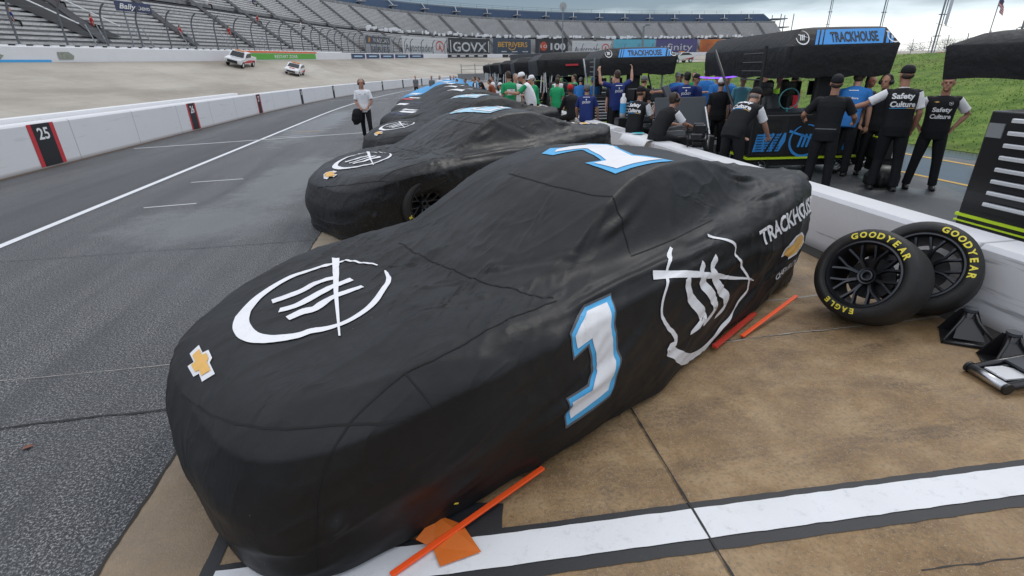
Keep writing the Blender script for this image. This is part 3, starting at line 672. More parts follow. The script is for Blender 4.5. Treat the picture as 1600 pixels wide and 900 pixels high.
# grass bank
def grass_mat():
    g = G('mown_grass'); v = g.obj(); n = g.noise(v, 1.6, 6, .7); f = g.noise(g.obj((1, 1, 2)), 16, 6, .8)
    c = g.ramp(n, (.38, (.075, .135, .018)), (.5, (.120, .200, .028)), (.62, (.18, .255, .05)))
    c = g.mix(g.ramp(f, (.46, .0), (.62, .7)), c, (.05, .10, .014)); c = g.mix(g.ramp(g.noise(v, .5, 4), (.52, 0.), (.72, .5)), c, (.15, .15, .05))
    return g.set(col=c, rough=.85, nrm=g.bump(f, .03, .7), spec=.2)
GRASS = grass_mat()
def bank_z(u):   # height over distance from the bank's foot
    return 0 if u < 0 else 2.08 * (min(u / 12.5, 1))**.92
def bank():
    us = list(np.arange(0, 13.1, .5)) + [20]; ys = list(np.arange(-14, 160, 1.)); P = np.zeros((len(us), len(ys), 3))
    for i, u in enumerate(us):
        for j, y in enumerate(ys):
            z = bank_z(u) + (.05 * mnoise.noise(Vector((u * .6, y * .4, 0))) + .03 * mnoise.noise(Vector((u * 2, y * 1.6, 3)))) * min(1, u)
            P[i, j] = (11.38 + u + bend(y) * .6 + .1 * mnoise.noise(Vector((0, y * .7, 1))) * (u < 1), y, z + .006)
    tag(link('grass_bank', grid_mesh('grass_bank', P), GRASS, smooth=True), kind='structure')
    rnd = random.Random(5); m = MB()
    for k in range(42000):
        u = rnd.uniform(0, 13) ; y = rnd.uniform(0, 1)**1.5 * 42 - 1
        if rnd.random() > .35 + .65 * (1 - y / 42): continue
        x = 11.38 + u + bend(y) * .6; z = bank_z(u); h = rnd.uniform(.02, .06); a = rnd.uniform(0, 6.28); w = .006 + .0006 * y
        dx, dy = math.cos(a) * w, math.sin(a) * w; lx, ly = rnd.uniform(-.04, .04), rnd.uniform(-.04, .04)
        m.v += [(x - dx, y - dy, z), (x + dx, y + dy, z), (x + lx, y + ly, z + h)]; n = len(m.v); m.f.append((n - 3, n - 2, n - 1)); m.mi.append(0)
    me = bpy.data.meshes.new('grass'); me.from_pydata(m.v, [], m.f); o = link('grass', me, GRASS); tag(o, 'short green grass growing on the bank beyond the service road', 'grass', kind='stuff')
bank()
MB().quad((24.3, -60, 2.07), (900, -60, 2.07), (900, 700, 2.07), (24.3, 160, 2.07)).build('infield_plateau', asphalt_mat('plateau_asphalt', (.10, .10, .10)))['kind'] = 'structure'

# ---------------------------------------------------------------- banked track and its wall
WPTS = [(-50, -14, 3.3), (-46, 6, 3.3), (-39.9, 24, 3.3), (-33.6, 34.7, 3.2), (-28.7, 42.3, 3.2), (-26.2, 50.5, 3.3), (-21.5, 63.3, 3.5), (-16.1, 88.2, 4.0), (-9.1, 123.8, 4.7), (6.3, 158.2, 5.3), (35.5, 184.4, 5.4), (81.5, 201.9, 5.2), (141.3, 211.4, 5.1), (232.3, 210.2, 4.7), (300, 200, 4.6)]
def wall_path():
    P = [Vector(p) for p in WPTS]; out = []
    for i in range(1, len(P) - 2):
        for k in range(24):
            t = k / 24; a, b, c, d = P[i - 1], P[i], P[i + 1], P[i + 2]
            out.append(.5 * ((2 * b) + (c - a) * t + (2 * a - 5 * b + 4 * c - d) * t * t + (3 * b - a - 3 * c + d) * t**3))
    # resample by 1 m of plan length, then smooth
    s = [0]
    for a, b in zip(out[:-1], out[1:]): s.append(s[-1] + (b.xy - a.xy).length)
    A = np.array([list(p) for p in out]); q = np.arange(0, s[-1], 1.0); A = np.stack([np.interp(q, s, A[:, i]) for i in range(3)], 1)
    K = 15; Ap = np.pad(A, ((K, K), (0, 0)), mode='edge'); ker = np.ones(2 * K + 1) / (2 * K + 1)
    B = np.stack([np.convolve(Ap[:, i], ker, 'valid') for i in range(3)], 1)
    B[:K] = A[:K]; return B
WP = wall_path(); T_ = np.gradient(WP[:, :2], axis=0); T_ /= np.linalg.norm(T_, axis=1, keepdims=True); WN = np.stack([-T_[:, 1], T_[:, 0]], 1)  # outward
def wp(s, w=0, z=0):
    """point at path length s, w metres outward, z above the wall's foot"""
    s = min(max(s, 0), len(WP) - 1.001); i = int(s); f = s - i
    p = WP[i] * (1 - f) + WP[i + 1] * f; n = WN[i] * (1 - f) + WN[i + 1] * f
    return Vector((p[0] + n[0] * w, p[1] + n[1] * w, p[2] + z))
CONC = None
def track_mat():
    g = G('weathered_track_concrete'); v = g.obj()
    at = N(g.t, 'ShaderNodeAttribute'); at.attribute_name = 'uvw'; U = at.outputs['Vector']
    def mp(sc):
        m = N(g.t, 'ShaderNodeMapping'); m.inputs['Scale'].default_value = sc; g.L(U, m.inputs[0]); return m.outputs[0]
    s = g.noise(mp((.045, 1.5, 1)), 1.0, 8, .65); s2 = g.noise(mp((.12, 5, 1)), 1.0, 6, .7); b = g.noise(v, .12, 5); f = g.noise(v, 7, 5, .8)
    c = g.ramp(s, (.38, (.25, .22, .18)), (.5, (.37, .335, .285)), (.62, (.46, .425, .37)))
    c = g.mix(g.ramp(s2, (.52, 0.), (.70, .5)), c, (.20, .18, .15)); c = g.mix(g.ramp(b, (.45, 0.), (.65, .3)), c, (.36, .32, .26))
    u = N(g.t, 'ShaderNodeSeparateXYZ'); g.L(U, u.inputs[0])
    saw = g.math('FRACT', g.math('DIVIDE', u.outputs[0], 4.6)); c = g.mix(g.ramp(saw, (.0, .35), (.035, 0.)), c, (.2, .17, .14))
    q = g.math('FRACT', g.math('MULTIPLY', u.outputs[1], 4)); c = g.mix(g.ramp(q, (.0, .4), (.03, 0.)), c, (.2, .17, .14))
    c = g.mix(g.ramp(u.outputs[1], (.0, .5), (.10, .0), (.86, .0), (1, .35)), c, (.22, .18, .14))
    c = g.mix(g.ramp(f, (.5, 0.), (.75, .3)), c, (.22, .2, .17))
    return g.set(col=c, rough=.75, nrm=g.bump(f, .01, .4))
def track():
    n = len(WP); ss = list(range(0, n, 2)); K = 24; P = np.zeros((len(ss), K + 1, 3)); UV = np.zeros((len(ss), K + 1, 3))
    for i, s in enumerate(ss):
        o = wp(s, -.05)
        # inner edge: behind the outer pit wall, same order along the lap
        y = -14 + (s / 150) * 164 if s < 150 else 150 + (s - 150) * .12
        x = -9.75 + bend(min(y, 150)) + (0 if s < 150 else (s - 150) * 1.1)
        for k in range(K + 1):
            t = k / K; p = Vector((x, y, .02)).lerp(o, t); p.z = .02 + (o.z - .02) * (.18 * t + .82 * t**1.55); P[i, k] = p; UV[i, k] = (s, t, 0)
    me = grid_mesh('race_track', P); a = me.attributes.new('uvw', 'FLOAT_VECTOR', 'POINT'); a.data.foreach_set('vector', UV.reshape(-1)); tag(link('race_track', me, track_mat(), smooth=True), kind='structure')
track()
WALLW = mat('white_wall_paint', (.68, .68, .70), .5, noise=(1.1, .07), bump=(25, .002)); PITW = None
def wallpaint(nm='scuffed_white_wall', k=1.):
    g = G(nm); v = g.obj(); a = g.noise(v, .9, 7, .7); sc = g.noise(g.obj((.5, .5, 9)), 1.4, 7, .75)
    c = g.mix(g.ramp(a, (.4, 0.), (.75, .35 * k)), (.70, .70, .72), (.50, .49, .48)); c = g.mix(g.ramp(sc, (.60, 0.), (.74, .5 * k)), c, (.25, .25, .26))
    Z = g.xyz(v); c = g.mix(g.ramp(Z[2], (.0, .75), (.10, 0.)), c, (.16, .14, .12)); q = g.math('FRACT', g.math('DIVIDE', Z[1], 3.05)); c = g.mix(g.ramp(q, (.0, .6), (.006, .6), (.010, 0.)), c, (.12, .12, .12)); rb = g.noise(g.obj((1, .55, 7), (0, 3, 0), (rad(6), 0, 0)), 1.1, 6, .6, .3); c = g.mix(g.ramp(rb, (.60, 0.), (.66, .55 * k)), c, (.10, .10, .105))
    return g.set(col=c, rough=.5, nrm=g.bump(g.noise(v, 14, 5), .004, .5))
PITW = wallpaint(); CLEANW = wallpaint('clean_white_wall', .25)
def swept(mb, pathf, s0, s1, ds, prof, closed=True):
    """sweep a (w,z) profile along pathf(s,w,z)"""
    ss = list(np.arange(s0, s1, ds)) + [s1]; n = len(prof); vs = [pathf(s, w, z) for s in ss for w, z in prof]; fs = []
    for i in range(len(ss) - 1):
        for k in range(n if closed else n - 1): fs.append((i * n + k, i * n + (k + 1) % n, (i + 1) * n + (k + 1) % n, (i + 1) * n + k))
    if closed: fs.append(tuple(range(n))); fs.append(tuple(range((len(ss) - 1) * n, len(ss) * n))[::-1])
    return mb.add(vs, fs)
SO = [0, 35.2, 38.8, 56, 60.5, 78, 94, 135, 147, 166, 172.8, 184, 202.5, 223.8, 243, 262.5, 273, 309]; SN = [0, 41, 44.5, 63.2, 68, 87, 104.2, 148.2, 161.5, 181.2, 188.2, 200, 218.8, 240.2, 260, 279.8, 290, 326.5]
def SM(s): return float(np.interp(s, SO, SN))
def path_sign(name, s0, s1, w, z0, z1, m, parent, ds=1.5, thick=.05):
    s0, s1 = SM(s0), SM(s1)
    mb = MB(); swept(mb, wp, s0, s1, ds, [(w, z0), (w, z1), (w + thick, z1), (w + thick, z0)]); return mb.build(name, m, parent)
def path_text(txt, s0, s1, w, zc, h, m, parent, name='lettering', geo=None, **k):
    s0, s1 = SM(s0), SM(s1)
    V, F = geo or text2d(txt, s1 - s0, h, **k); me = bpy.data.meshes.new(name)
    me.from_pydata([tuple(wp((s0 + s1) / 2 + x, w, zc + y)) for x, y in V], [], F); return link(name, me, m, parent)
NAVY = mat('navy_print', (.035, .045, .11), .5); GREEN = mat('green_print', (.10, .36, .045), .5); ORANGE = mat('orange_print', (.72, .14, .04), .5)
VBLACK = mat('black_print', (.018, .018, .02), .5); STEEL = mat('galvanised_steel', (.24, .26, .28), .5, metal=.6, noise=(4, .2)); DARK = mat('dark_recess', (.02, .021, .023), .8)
tw = empty('track_wall', wp(40), 0, 'long white concrete wall curving round the top of the banked track', 'wall')
def keep(root):
    """children were built in world space: keep them there"""
    inv = root.matrix_world.inverted() if False else Matrix.Translation(-Vector(root.location))
    for c in root.children: c.matrix_parent_inverse = inv
mb = MB(); swept(mb, wp, 0, 345, 2, [(0, -.3), (0, 1.02), (.06, 1.08), (.5, 1.08), (.5, -.3)]); mb.build('wall_body', WALLW, tw)
mb = MB()
for k in range(0, 70): mb.box(wp(20 + k * 1.15, .25, 1.13), (.5, .28, .10), Matrix.Rotation(math.atan2(T_[20 + int(k * 1.15)][1], T_[20 + int(k * 1.15)][0]), 3, 'Z'))
mb.build('cap_block', WHITE, tw)
g_ = path_sign('green_banner', 60.5, 78, -.03, .1, .80, GREEN, tw, thick=.02); path_text('RESTART ZONE', 66, 72, -.045, .45, .4, WHITE, g_); path_sign('orange_band', 60, 78.5, -.03, .86, 1.06, ORANGE, tw, thick=.02)
for i in range(5):
    s = 94 + i * 8.3; b_ = path_sign('navy_banner', s, s + 7.6, -.03, .1, .95, NAVY, tw, thick=.02); path_sign('light_stripe', s + 1.5, s + 6, -.045, .42, .62, PALEBLUE, b_, thick=.01)
b_ = path_sign('black_banner', 147, 166, -.03, .1, .95, VBLACK, tw, thick=.02)
for i in range(4): path_sign('light_stripe', 149 + i * 4.2, 151.5 + i * 4.2, -.045, .4, .68, WHITE, b_, thick=.01)
b_ = path_sign('black_banner', 173, 184.5, -.03, .1, .95, VBLACK, tw, thick=.02); path_text('POWER', 175.5, 182, -.045, .52, .55, WHITE, b_)
path_sign('blue_kick_strip', 33, 38.8, -.03, .0, .17, BLUEP, tw, thick=.02)
for s0, s1 in ((33, 35.9), (39.3, 40.5)): path_text('', s0, s1, -.04, .5, .5, mat('worn_sticker', (.25, .27, .22), .7, noise=(6, .8)), tw, 'sticker', geo=poly2d([(-(s1 - s0) / 2, -.3), (-(s1 - s0) / 2, .2), ((s1 - s0) * .2, .22), ((s1 - s0) / 2, -.05), ((s1 - s0) * .4, -.3)]))
keep(tw)
# catch fence
FPOST = mat('dull_steel_post', (.13, .14, .155), .6, metal=.2)
cf = empty('catch_fence', wp(40, .4), 0, 'tall steel catch fence with posts curving over the track wall', 'fence')
s = 26.
while s < 345:
    mb = MB(); hh = 3.1
    pts = [(.35, 1.0), (.35, 2.2), (.33, hh)] + [(.33 - 1.25 * (1 - math.cos(a)), hh + 1.35 * math.sin(a)) for a in (.3, .6, .9, 1.2)]
    mb.tube([wp(s, w, z) for w, z in pts], .075 if s < 140 else .10, 6); mb.build('post', FPOST, cf); s += 3.4 if s < 140 else 6.4
for w, z in ((.3, 1.5), (.3, 2.2), (.3, 2.9), (.12, 3.7), (-.35, 4.2), (-.6, 4.35)):
    mb = MB(); mb.tube([wp(s, w, z) for s in np.arange(26, 345, 3)], 0.016, 4); mb.build('cable', FPOST, cf)
keep(cf)
# ---------------------------------------------------------------- grandstand
def seat_mat(name, col):
    g = G(name); v = g.obj(); n = g.noise(v, .25, 4); f = g.noise(v, 2.5, 5, .8)
    c = g.mix(g.ramp(n, (.4, 0.), (.65, .35)), col, tuple(x * .75 for x in col)); c = g.mix(g.ramp(f, (.48, .0), (.62, .6)), c, tuple(x * .45 for x in col))
    return g.set(col=c, rough=.55, metal=.0)
SEAT = seat_mat('bleacher_aluminium', (.60, .595, .59)); RISER = seat_mat('bleacher_grey_riser', (.25, .25, .25)); BLUES = seat_mat('blue_seat_backs', (.075, .12, .20)); AISLE = mat('aisle_concrete', (.045, .045, .05), .8); FASC = mat('pale_fascia', (.40, .41, .42), .6, noise=(.4, .3))  # risers are a darker grey than the benches
gs = empty('grandstand', wp(90, 10), 0, 'huge grey aluminium grandstand curving behind the banked track', 'grandstand')
END = 326; NR = 30
def row_wz(i): return 3.2 + i * .493, 1.3 + i * .383
treads = MB(); risers = MB()
for i in range(NR):
    w, z = row_wz(i)
    if i in (13, 14): continue
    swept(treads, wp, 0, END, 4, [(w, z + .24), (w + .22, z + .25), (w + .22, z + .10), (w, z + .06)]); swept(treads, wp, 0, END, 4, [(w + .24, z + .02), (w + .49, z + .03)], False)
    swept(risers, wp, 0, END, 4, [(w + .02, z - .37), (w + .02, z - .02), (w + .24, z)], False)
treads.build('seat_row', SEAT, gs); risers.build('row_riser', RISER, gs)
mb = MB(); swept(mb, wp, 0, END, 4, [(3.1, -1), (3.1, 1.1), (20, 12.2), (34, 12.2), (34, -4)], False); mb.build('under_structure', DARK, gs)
mb = MB(); w, z = row_wz(13); swept(mb, wp, 0, END, 4, [(w - .3, z - .3), (w - .3, z + .1), (w + .9, z + .1)], False); mb.build('walkway', AISLE, gs)
s = 6.
while s < END - 3:
    mb = MB(); w0, z0 = row_wz(0); w1, z1 = row_wz(NR - 1)
    # aisle leans sideways as stairs run straight out from the track
    prof = [(w0, z0 + .36), (w1, z1 + .36)]
    mb.add([wp(s, *prof[0]), wp(s + 1.1, *prof[0]), wp(s + 1.1, *prof[1]), wp(s, *prof[1])], [(0, 1, 2, 3)]); mb.build('aisle', AISLE, gs); s += 11.5
for s_ in (50.0, 29.0):   # vomitory: dark sloping entrance with rails
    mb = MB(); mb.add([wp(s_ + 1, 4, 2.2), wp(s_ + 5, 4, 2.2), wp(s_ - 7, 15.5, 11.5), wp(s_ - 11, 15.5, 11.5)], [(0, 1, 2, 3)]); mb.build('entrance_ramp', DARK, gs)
    mb = MB()
    for a in (0, 4.2): mb.tube([wp(s_ + 1 + a, 4, 3.1), wp(s_ - 11 + a, 15.5, 12.4)], .06, 6)
    mb.build('handrail', WHITE, gs)
mb = MB(); swept(mb, wp, 0, END, 4, [(18.2, 12.3), (18.2, 13.5), (18.4, 13.5), (18.4, 12.3)]); mb.build('fascia', mat('crowded_dark_fascia', (.10, .10, .11), .7, noise=(1.1, .95), col2=(.45, .45, .46)), gs)
treads = MB()
for i in range(7):
    w, z = 21.5 + i * .8, 13.9 + i * .42; swept(treads, wp, 60, END, 4, [(w, z - .3), (w, z + .32), (w + .8, z + .32)], False)
treads.build('upper_seat_row', BLUES, gs)
for s in np.arange(62, END, 11.5): mb = MB(); mb.tube([wp(s, 21.3, 13.2), wp(s, 21.3, 14.6)], .25, 6); mb.box(wp(s, 21.2, 14.8), (2.2, 2.2, .25), Matrix.Rotation(.3, 3, 'Z')); mb.tube([wp(s, 21.0, 14.9), wp(s + 3.5, 27, 17.2)], .13, 5); mb.build('stair_rail', FASC, gs)
mb = MB(); swept(mb, wp, 60, END, 4, [(27.2, 16.5), (27.2, 17.2), (27.4, 17.2), (27.4, 16.5)])
mb.build('rear_parapet', STEEL, gs)
mb = MB()
for s in np.arange(62, END, 5.75): mb.tube([wp(s, 27.3, 17.2), wp(s, 27.3, 18.3)], .06, 4)
for z in (17.7, 18.3): mb.tube([wp(s, 27.3, z) for s in np.arange(60, END, 4)], .05, 4)
mb.build('rear_railing', STEEL, gs)
mb = MB(); rnd = random.Random(8)
for k in range(200):
    s = rnd.uniform(135, END); mb.box(wp(s, 9.6 + rnd.uniform(-.2, .2), 6.9 + rnd.uniform(-.2, .5)), (rnd.uniform(.3, 1.2), .3, rnd.uniform(.3, 1.)))
mb.build('walkway_clutter', WHITE, gs)['kind'] = 'stuff'
for s in (30, 34, 41.5, 50, 55, 61, 68, 76):   # access stairs on the front rail
    mb = MB()
    for a in (0, 1.1): mb.tube([wp(s + a, 1.6, .9), wp(s + a + .9, 3.3, 3.0)], .05, 5)
    for q in range(5): mb.tube([wp(s + .18 * q, 1.6 + .34 * q, 1.0 + .42 * q), wp(s + 1.1 + .18 * q, 1.6 + .34 * q, 1.0 + .42 * q)], .03, 4)
    mb.build('access_stairs', STEEL, gs)
mb = MB()   # end tower at the far end
for z in (3, 7, 11, 14.5): mb.box(wp(END + 3, 14 + z * .6, z), (7, 7, .4))
for a in (-3, 3):
    for b_ in (-3, 3): mb.tube([wp(END + 3 + a, 18 + b_, -2), wp(END + 3 + a, 18 + b_, 16)], .2, 5)
mb.build('stair_tower', STEEL, gs)
keep(gs)
# big banners hung on the front of the stand
def banner(s0, s1, z0, z1, m, label, group='banners hung along the front of the grandstand', w=3.0):
    s0, s1 = SM(s0), SM(s1); r = empty('banner', wp((s0 + s1) / 2, w, 1), 0, label, 'banner', group); mb = MB()
    swept(mb, wp, s0, s1, 1.5, [(w, z0), (w, z1), (w + .06, z1), (w + .06, z0)]); mb.build('sheet', m, r); return r
BW = mat('white_banner_vinyl', (.55, .56, .57), .5, noise=(.5, .12)); BG = mat('grey_banner_vinyl', (.30, .31, .33), .5, noise=(.5, .15)); BK = mat('black_banner_vinyl', (.03, .032, .036), .5, noise=(.6, .3)); BT = mat('teal_banner_vinyl', (.12, .40, .52), .5, noise=(.3, .25)); BP = mat('purple_banner_vinyl', (.085, .075, .20), .5, noise=(.4, .3)); BR = mat('red_banner_vinyl', (.52, .06, .035), .5, noise=(.2, .6), col2=(.75, .25, .05)); BN = mat('slate_banner_vinyl', (.045, .065, .095), .5, noise=(.6, .3)); BGOLD = mat('gold_banner_letters', (.60, .33, .06), .5); BDK = mat('dark_banner_letters', (.06, .065, .075), .5); BRED = mat('red_banner_letters', (.50, .07, .03), .5)
b_ = banner(110, 124.5, 1.2, 4.9, BG, 'grey banner with a barred badge, leftmost on the stand front'); path_sign('badge_box', 111, 123.5, 2.96, 3.1, 4.6, BDK, b_, thick=.02)
path_text('NASCAR', 115, 123, 2.94, 3.85, .9, BW, b_); path_text('SERIES', 113, 123, 2.94, 2.1, 1.1, BDK, b_)
V = [(-.5 + .28 * i, 0) for i in range(3)]
for i, mm in enumerate((BGOLD, BRED, BP)): path_text('', 112.2 + i * .8, 113 + i * .8, 2.94, 3.85, .9, mm, b_, 'slanted_bar', geo=poly2d([(-.5, -.45), (.1, -.45), (.5, .45), (-.1, .45)]))
keep(b_)
def auto(s0, s1, lab):
    b_ = banner(s0, s1, 1.1, 5.3, BW, lab); L = s1 - s0
    path_text('Autotrader', s0 + L * .06, s0 + L * .70, 2.96, 2.7, 1.9, BDK, b_); c = s0 + L * .85; r = L * .09
    path_text('', c - 1, c + 1, 2.96, 3.0, 1, BRED, b_, 'emblem', geo=ribbon2d([(r * math.cos(t), 1.35 * math.sin(t)) for t in np.linspace(-1.2, 3.9, 18)], .35)); path_text('A', c - r * .45, c + r * .45, 2.955, 2.9, 1.6, BRED, b_, 'emblem', bold=.03); keep(b_)
auto(130, 151, 'white banner with dark lettering and red round emblem, beside the grey badge banner')
b_ = banner(152, 170.5, 1.1, 5.5, BK, 'black banner with huge pale block letters'); path_text('GOVX', 154, 169, 2.95, 3.2, 2.6, BW, b_, bold=.02)
for s in (152.9, 169.9): path_text('', s - .2, s + .2, 2.95, 3.2, 3, BW, b_, 'edge_mark', geo=poly2d([(-.22, -1.6), (.22, -1.6), (.22, 1.7), (-.22, 1.7)]))
keep(b_)
b_ = banner(172, 188, 1.1, 5.7, BN, 'slate blue banner with gold lettering'); path_text('BETRIVERS', 174, 186.5, 2.95, 4.1, 1.5, BGOLD, b_, bold=.02); path_text('', 177, 183, 2.95, 3, 1, BGOLD, b_, 'swash', geo=ribbon2d([(-1.8, .1), (-.5, -.6), (.8, -.4), (1.6, .3)], .3))
for q in (175, 179.5, 184): path_text('', q, q + 3, 2.95, 1.9, .4, BW, b_, 'small_print', geo=poly2d([(-1.2, -.15), (1.2, -.15), (1.2, .15), (-1.2, .15)]))
keep(b_)
b_ = banner(190, 204, 1.1, 5.8, BK, 'black banner with red emblem and white 100'); path_text('100', 196.5, 203, 2.95, 3.6, 2.2, BW, b_, bold=.03); path_text('', 193, 194, 2.95, 3.6, 2, BRED, b_, 'emblem', geo=poly2d([(1.6 * math.cos(t), 1.5 * math.sin(t)) for t in np.linspace(0, 6.28, 13)[:-1]])); path_text('10', 192.2, 195, 2.93, 3.6, 1.1, BW, b_); keep(b_)
auto(206, 223.5, 'white banner with dark lettering and red emblem, hanging beside the teal banner')
b_ = banner(224.5, 243, 1.3, 6.0, BT, 'teal banner partly behind the white trucks'); path_text('MS', 229, 232, 2.95, 2.5, 1.8, BW, b_); path_text('P', 234, 236, 2.95, 2.5, 1.8, BW, b_); keep(b_)
b_ = banner(243.5, 262.5, 1.0, 6.0, BP, 'dark purple banner with thin white lettering'); path_text('xfinity', 245.5, 260.5, 2.95, 3.3, 2.6, BW, b_); keep(b_)
b_ = banner(264, 274.5, 1.0, 5.8, BR, 'red and orange banner, farthest right on the stand'); keep(b_)
# sponsor board on the fence
b_ = empty('sponsor_sign', wp(52.8, .1, 4.4), 0, 'navy sign board with white script lettering above the catch fence', 'sign')
path_sign('board', 45.0, 48.4, .0, 3.95, 4.7, NAVY, b_, thick=.05); path_text('Bally', 45.3, 46.85, -.02, 4.34, .40, WHITE, b_, bold=.02, shear=.3); path_text('CASINO', 47.0, 48.2, -.02, 4.27, .24, WHITE, b_, bold=.02)
mb = MB(); mb.tube([wp(52.2, .3, 1), wp(52.2, .3, 4)], .06, 6); mb.build('post', STEEL, b_); keep(b_)

# ---------------------------------------------------------------- outer pit wall (white, numbered)
pw = empty('outer_pit_wall', (-9.5, 12, 0), 0, 'white concrete wall with numbered black markers beside the pit lane', 'wall')
def bp(s, w, z): return Vector((-9.3 + bend(s) - w, s, z))
mb = MB(); swept(mb, bp, -10, 150, 2, [(0, 0), (0, .98), (.03, 1.02), (.55, 1.02), (.58, .98), (.58, 0)]); mb.build('wall_body', CLEANW, pw)
mb = MB(); swept(mb, bp, 9, 30, 2, [(.62, 1.0), (.62, 1.12), (1.0, 1.12), (1.0, 1.0)]); mb.build('foam_barrier_top', WHITE, pw)
for i in range(13):
    y = 14.2 + i * 8.45; w = (.46, .40, .34, .26)[min(i, 3)]; fz = -.008
    def face(geo, off, nm, m_, par, y=y):
        V, F = geo; me = bpy.data.meshes.new(nm); me.from_pydata([(-9.3 + bend(y + a) + off, y + a, b) for a, b in V], [], F); return link(nm, me, m_, par)
    p = face(poly2d([(-w, .03), (w, .03), (w, 1.0), (-w, 1.0)]), .006, 'pit_marker', REDP if i < 3 else VBLACK, pw)
    q = face(poly2d([(-w * .68, .03), (w * .68, .03), (w * .68, 1.0), (-w * .68, 1.0)]), .010, 'black_panel', VBLACK, p)
    if i < 7: face(text2d(str(25 + i), .84 * w, .27, 0, .78, bold=.02), .014, 'number', WHITE, p)
keep(pw)
for p in pw.children:
    for q in p.children: pass
# ---------------------------------------------------------------- inner pit wall (low, white)
iw = empty('inner_pit_wall', (4.3, 4, 0), 0, 'low white concrete wall between the pit boxes and the crew area', 'wall')
def ip(s, w, z): return Vector((4.08 + bend(s) + w, s, z))
mb = MB(); swept(mb, ip, -6, 120, 2, [(-.02, 0), (0, .55), (.03, .585), (.33, .585), (.36, .55), (.38, 0)]); mb.build('wall_body', PITW, iw); keep(iw)
# ================================================================= equipment
CANV = mat('black_canopy_fabric', (.013, .013, .014), .6, spec=.3, noise=(3, .3), bump=(9, .02)); CABK = mat('black_cabinet_paint', (.014, .014, .016), .32, noise=(4, .3), coat=.2); LBLUE = mat('bright_blue_graphic', (.05, .30, .72), .4); NEON = mat('neon_yellow_trim', (.62, .85, .03), .45)
ALU = mat('aluminium_handle', (.74, .75, .77), .30, metal=.35); GLASS = mat('dark_screen', (.01, .012, .015), .12); DGREY = mat('dark_blue_grey_plastic', (.035, .042, .052), .5); GREYM = mat('grey_panel', (.22, .23, .24), .45)
def canopy(root, W_, L_, zb, ze, zt, text=True, off=(0, 0), logo=True, seed=1):
    """flat-topped fabric canopy in the root frame: front-left corner at off, X = width, Y = depth"""
    rnd = random.Random(seed); x0, y0 = off; n = 24
    def wav(t, a=.012): return a * mnoise.noise(Vector((t * 5 + seed, seed, 0)))
    P = []
    per = [(x0 + W_ * t, y0) for t in np.linspace(0, 1, n)] + [(x0 + W_, y0 + L_ * t) for t in np.linspace(0, 1, n)][1:] + [(x0 + W_ * (1 - t), y0 + L_) for t in np.linspace(0, 1, n)][1:] + [(x0, y0 + L_ * (1 - t)) for t in np.linspace(0, 1, n)][1:-1]
    cx, cy = x0 + W_ / 2, y0 + L_ / 2; rings = []
    for k, (f, z) in enumerate(((.965, zb), (.985, (zb + ze) / 2), (1, ze), (.985, ze + .012), (.80, zt - .02), (.70, zt), (.3, zt + .03), (.01, zt + .04))):
        r = []
        for i, (x, y) in enumerate(per):
            w = wav(i * .13 + k * .3, .035 if k < 2 else .012); sg = -.03 * math.sin(math.pi * ((i % (n - 1)) / (n - 1))) if k == 2 else 0
            r.append((cx + (x - cx) * f + (w if k < 4 else 0), cy + (y - cy) * (1 - (1 - f) * min(1, W_ / L_ * 1.)) + (w if k < 4 else 0), z + sg + wav(i * .2 + k, .01) + (.015 * math.sin(i * .9) if k == 0 else 0)))
        rings.append(r)
    m = MB(); N_ = len(per); m.add([v for r in rings for v in r], [(k * N_ + i, k * N_ + (i + 1) % N_, (k + 1) * N_ + (i + 1) % N_, (k + 1) * N_ + i) for k in range(len(rings) - 1) for i in range(N_)])
    me = m.mesh('canopy'); c = link('canopy', me, CANV, root, True); autosmooth(me, 50)
    md = c.modifiers.new('thick', 'SOLIDIFY'); md.thickness = .006
    if text:
        b = cloth_bvh(me); zc = ze + (zt - ze) * .46
        M = Matrix(((1, 0, 0, 0), (0, 0, -1, y0 - 1.5), (0, 1, 0, 0), (0, 0, 0, 1))); hh = (zt - ze) * .42
        a, d = x0 + W_ * .29, x0 + W_ * .84
        drape('blue_band', poly2d([(a, zc - hh), (d, zc - hh), (d + .08, zc + hh), (a + .08, zc + hh)]), b, M, LBLUE, c, .004, .08)
        for q in (a - .05, a - .12, d + .06, d + .13): drape('blue_stripe', poly2d([(q - .015, zc - hh), (q + .03, zc - hh), (q + .11, zc + hh), (q + .065, zc + hh)]), b, M, LBLUE, c, .004, .08)
        V, F = text2d('TRACKHOUSE', (d - a) * .80, hh * 1.35, (a + d) / 2 + .04, zc, bold=.03); drape('lettering', (V, F), b, M, VBLACK, c, .008, .05)
        for q in (x0 + W_ * .11, x0 + W_ * .955): drape('logo', circle_logo(q, zc - .0, hh * .9), b, M, WHITE, c, .005, .04, 2.1)
    return c
def small_wheel(parent, x, y, z, r=.13, w=.06, axis='X', spokes=3):
    M = Matrix.Translation((x, y, z)) @ Matrix.Rotation(rad(90), 4, 'Y' if axis == 'X' else 'X'); m = MB()
    m.lathe([(r * .62, -w / 2), (r * .9, -w / 2), (r, -w * .3), (r, w * .3), (r * .9, w / 2), (r * .62, w / 2)], 24, M, closed=True); t = m.build('wheel', RUBBER, parent, True)
    m = MB(); m.lathe([(.01, w * .4), (r * .18, w * .4), (r * .2, -w * .4), (.01, -w * .4)], 12, M); m.lathe([(r * .56, -w * .3), (r * .64, -w * .3), (r * .64, w * .3), (r * .56, w * .3)], 24, M, closed=True)
    for k in range(spokes): a = 2 * math.pi * k / spokes; m.tube([M @ Vector((0, 0, 0)), M @ Vector((r * .6 * math.cos(a), r * .6 * math.sin(a), 0))], r * .09, 6)
    m.build('hub', CHROME, t, True); return t
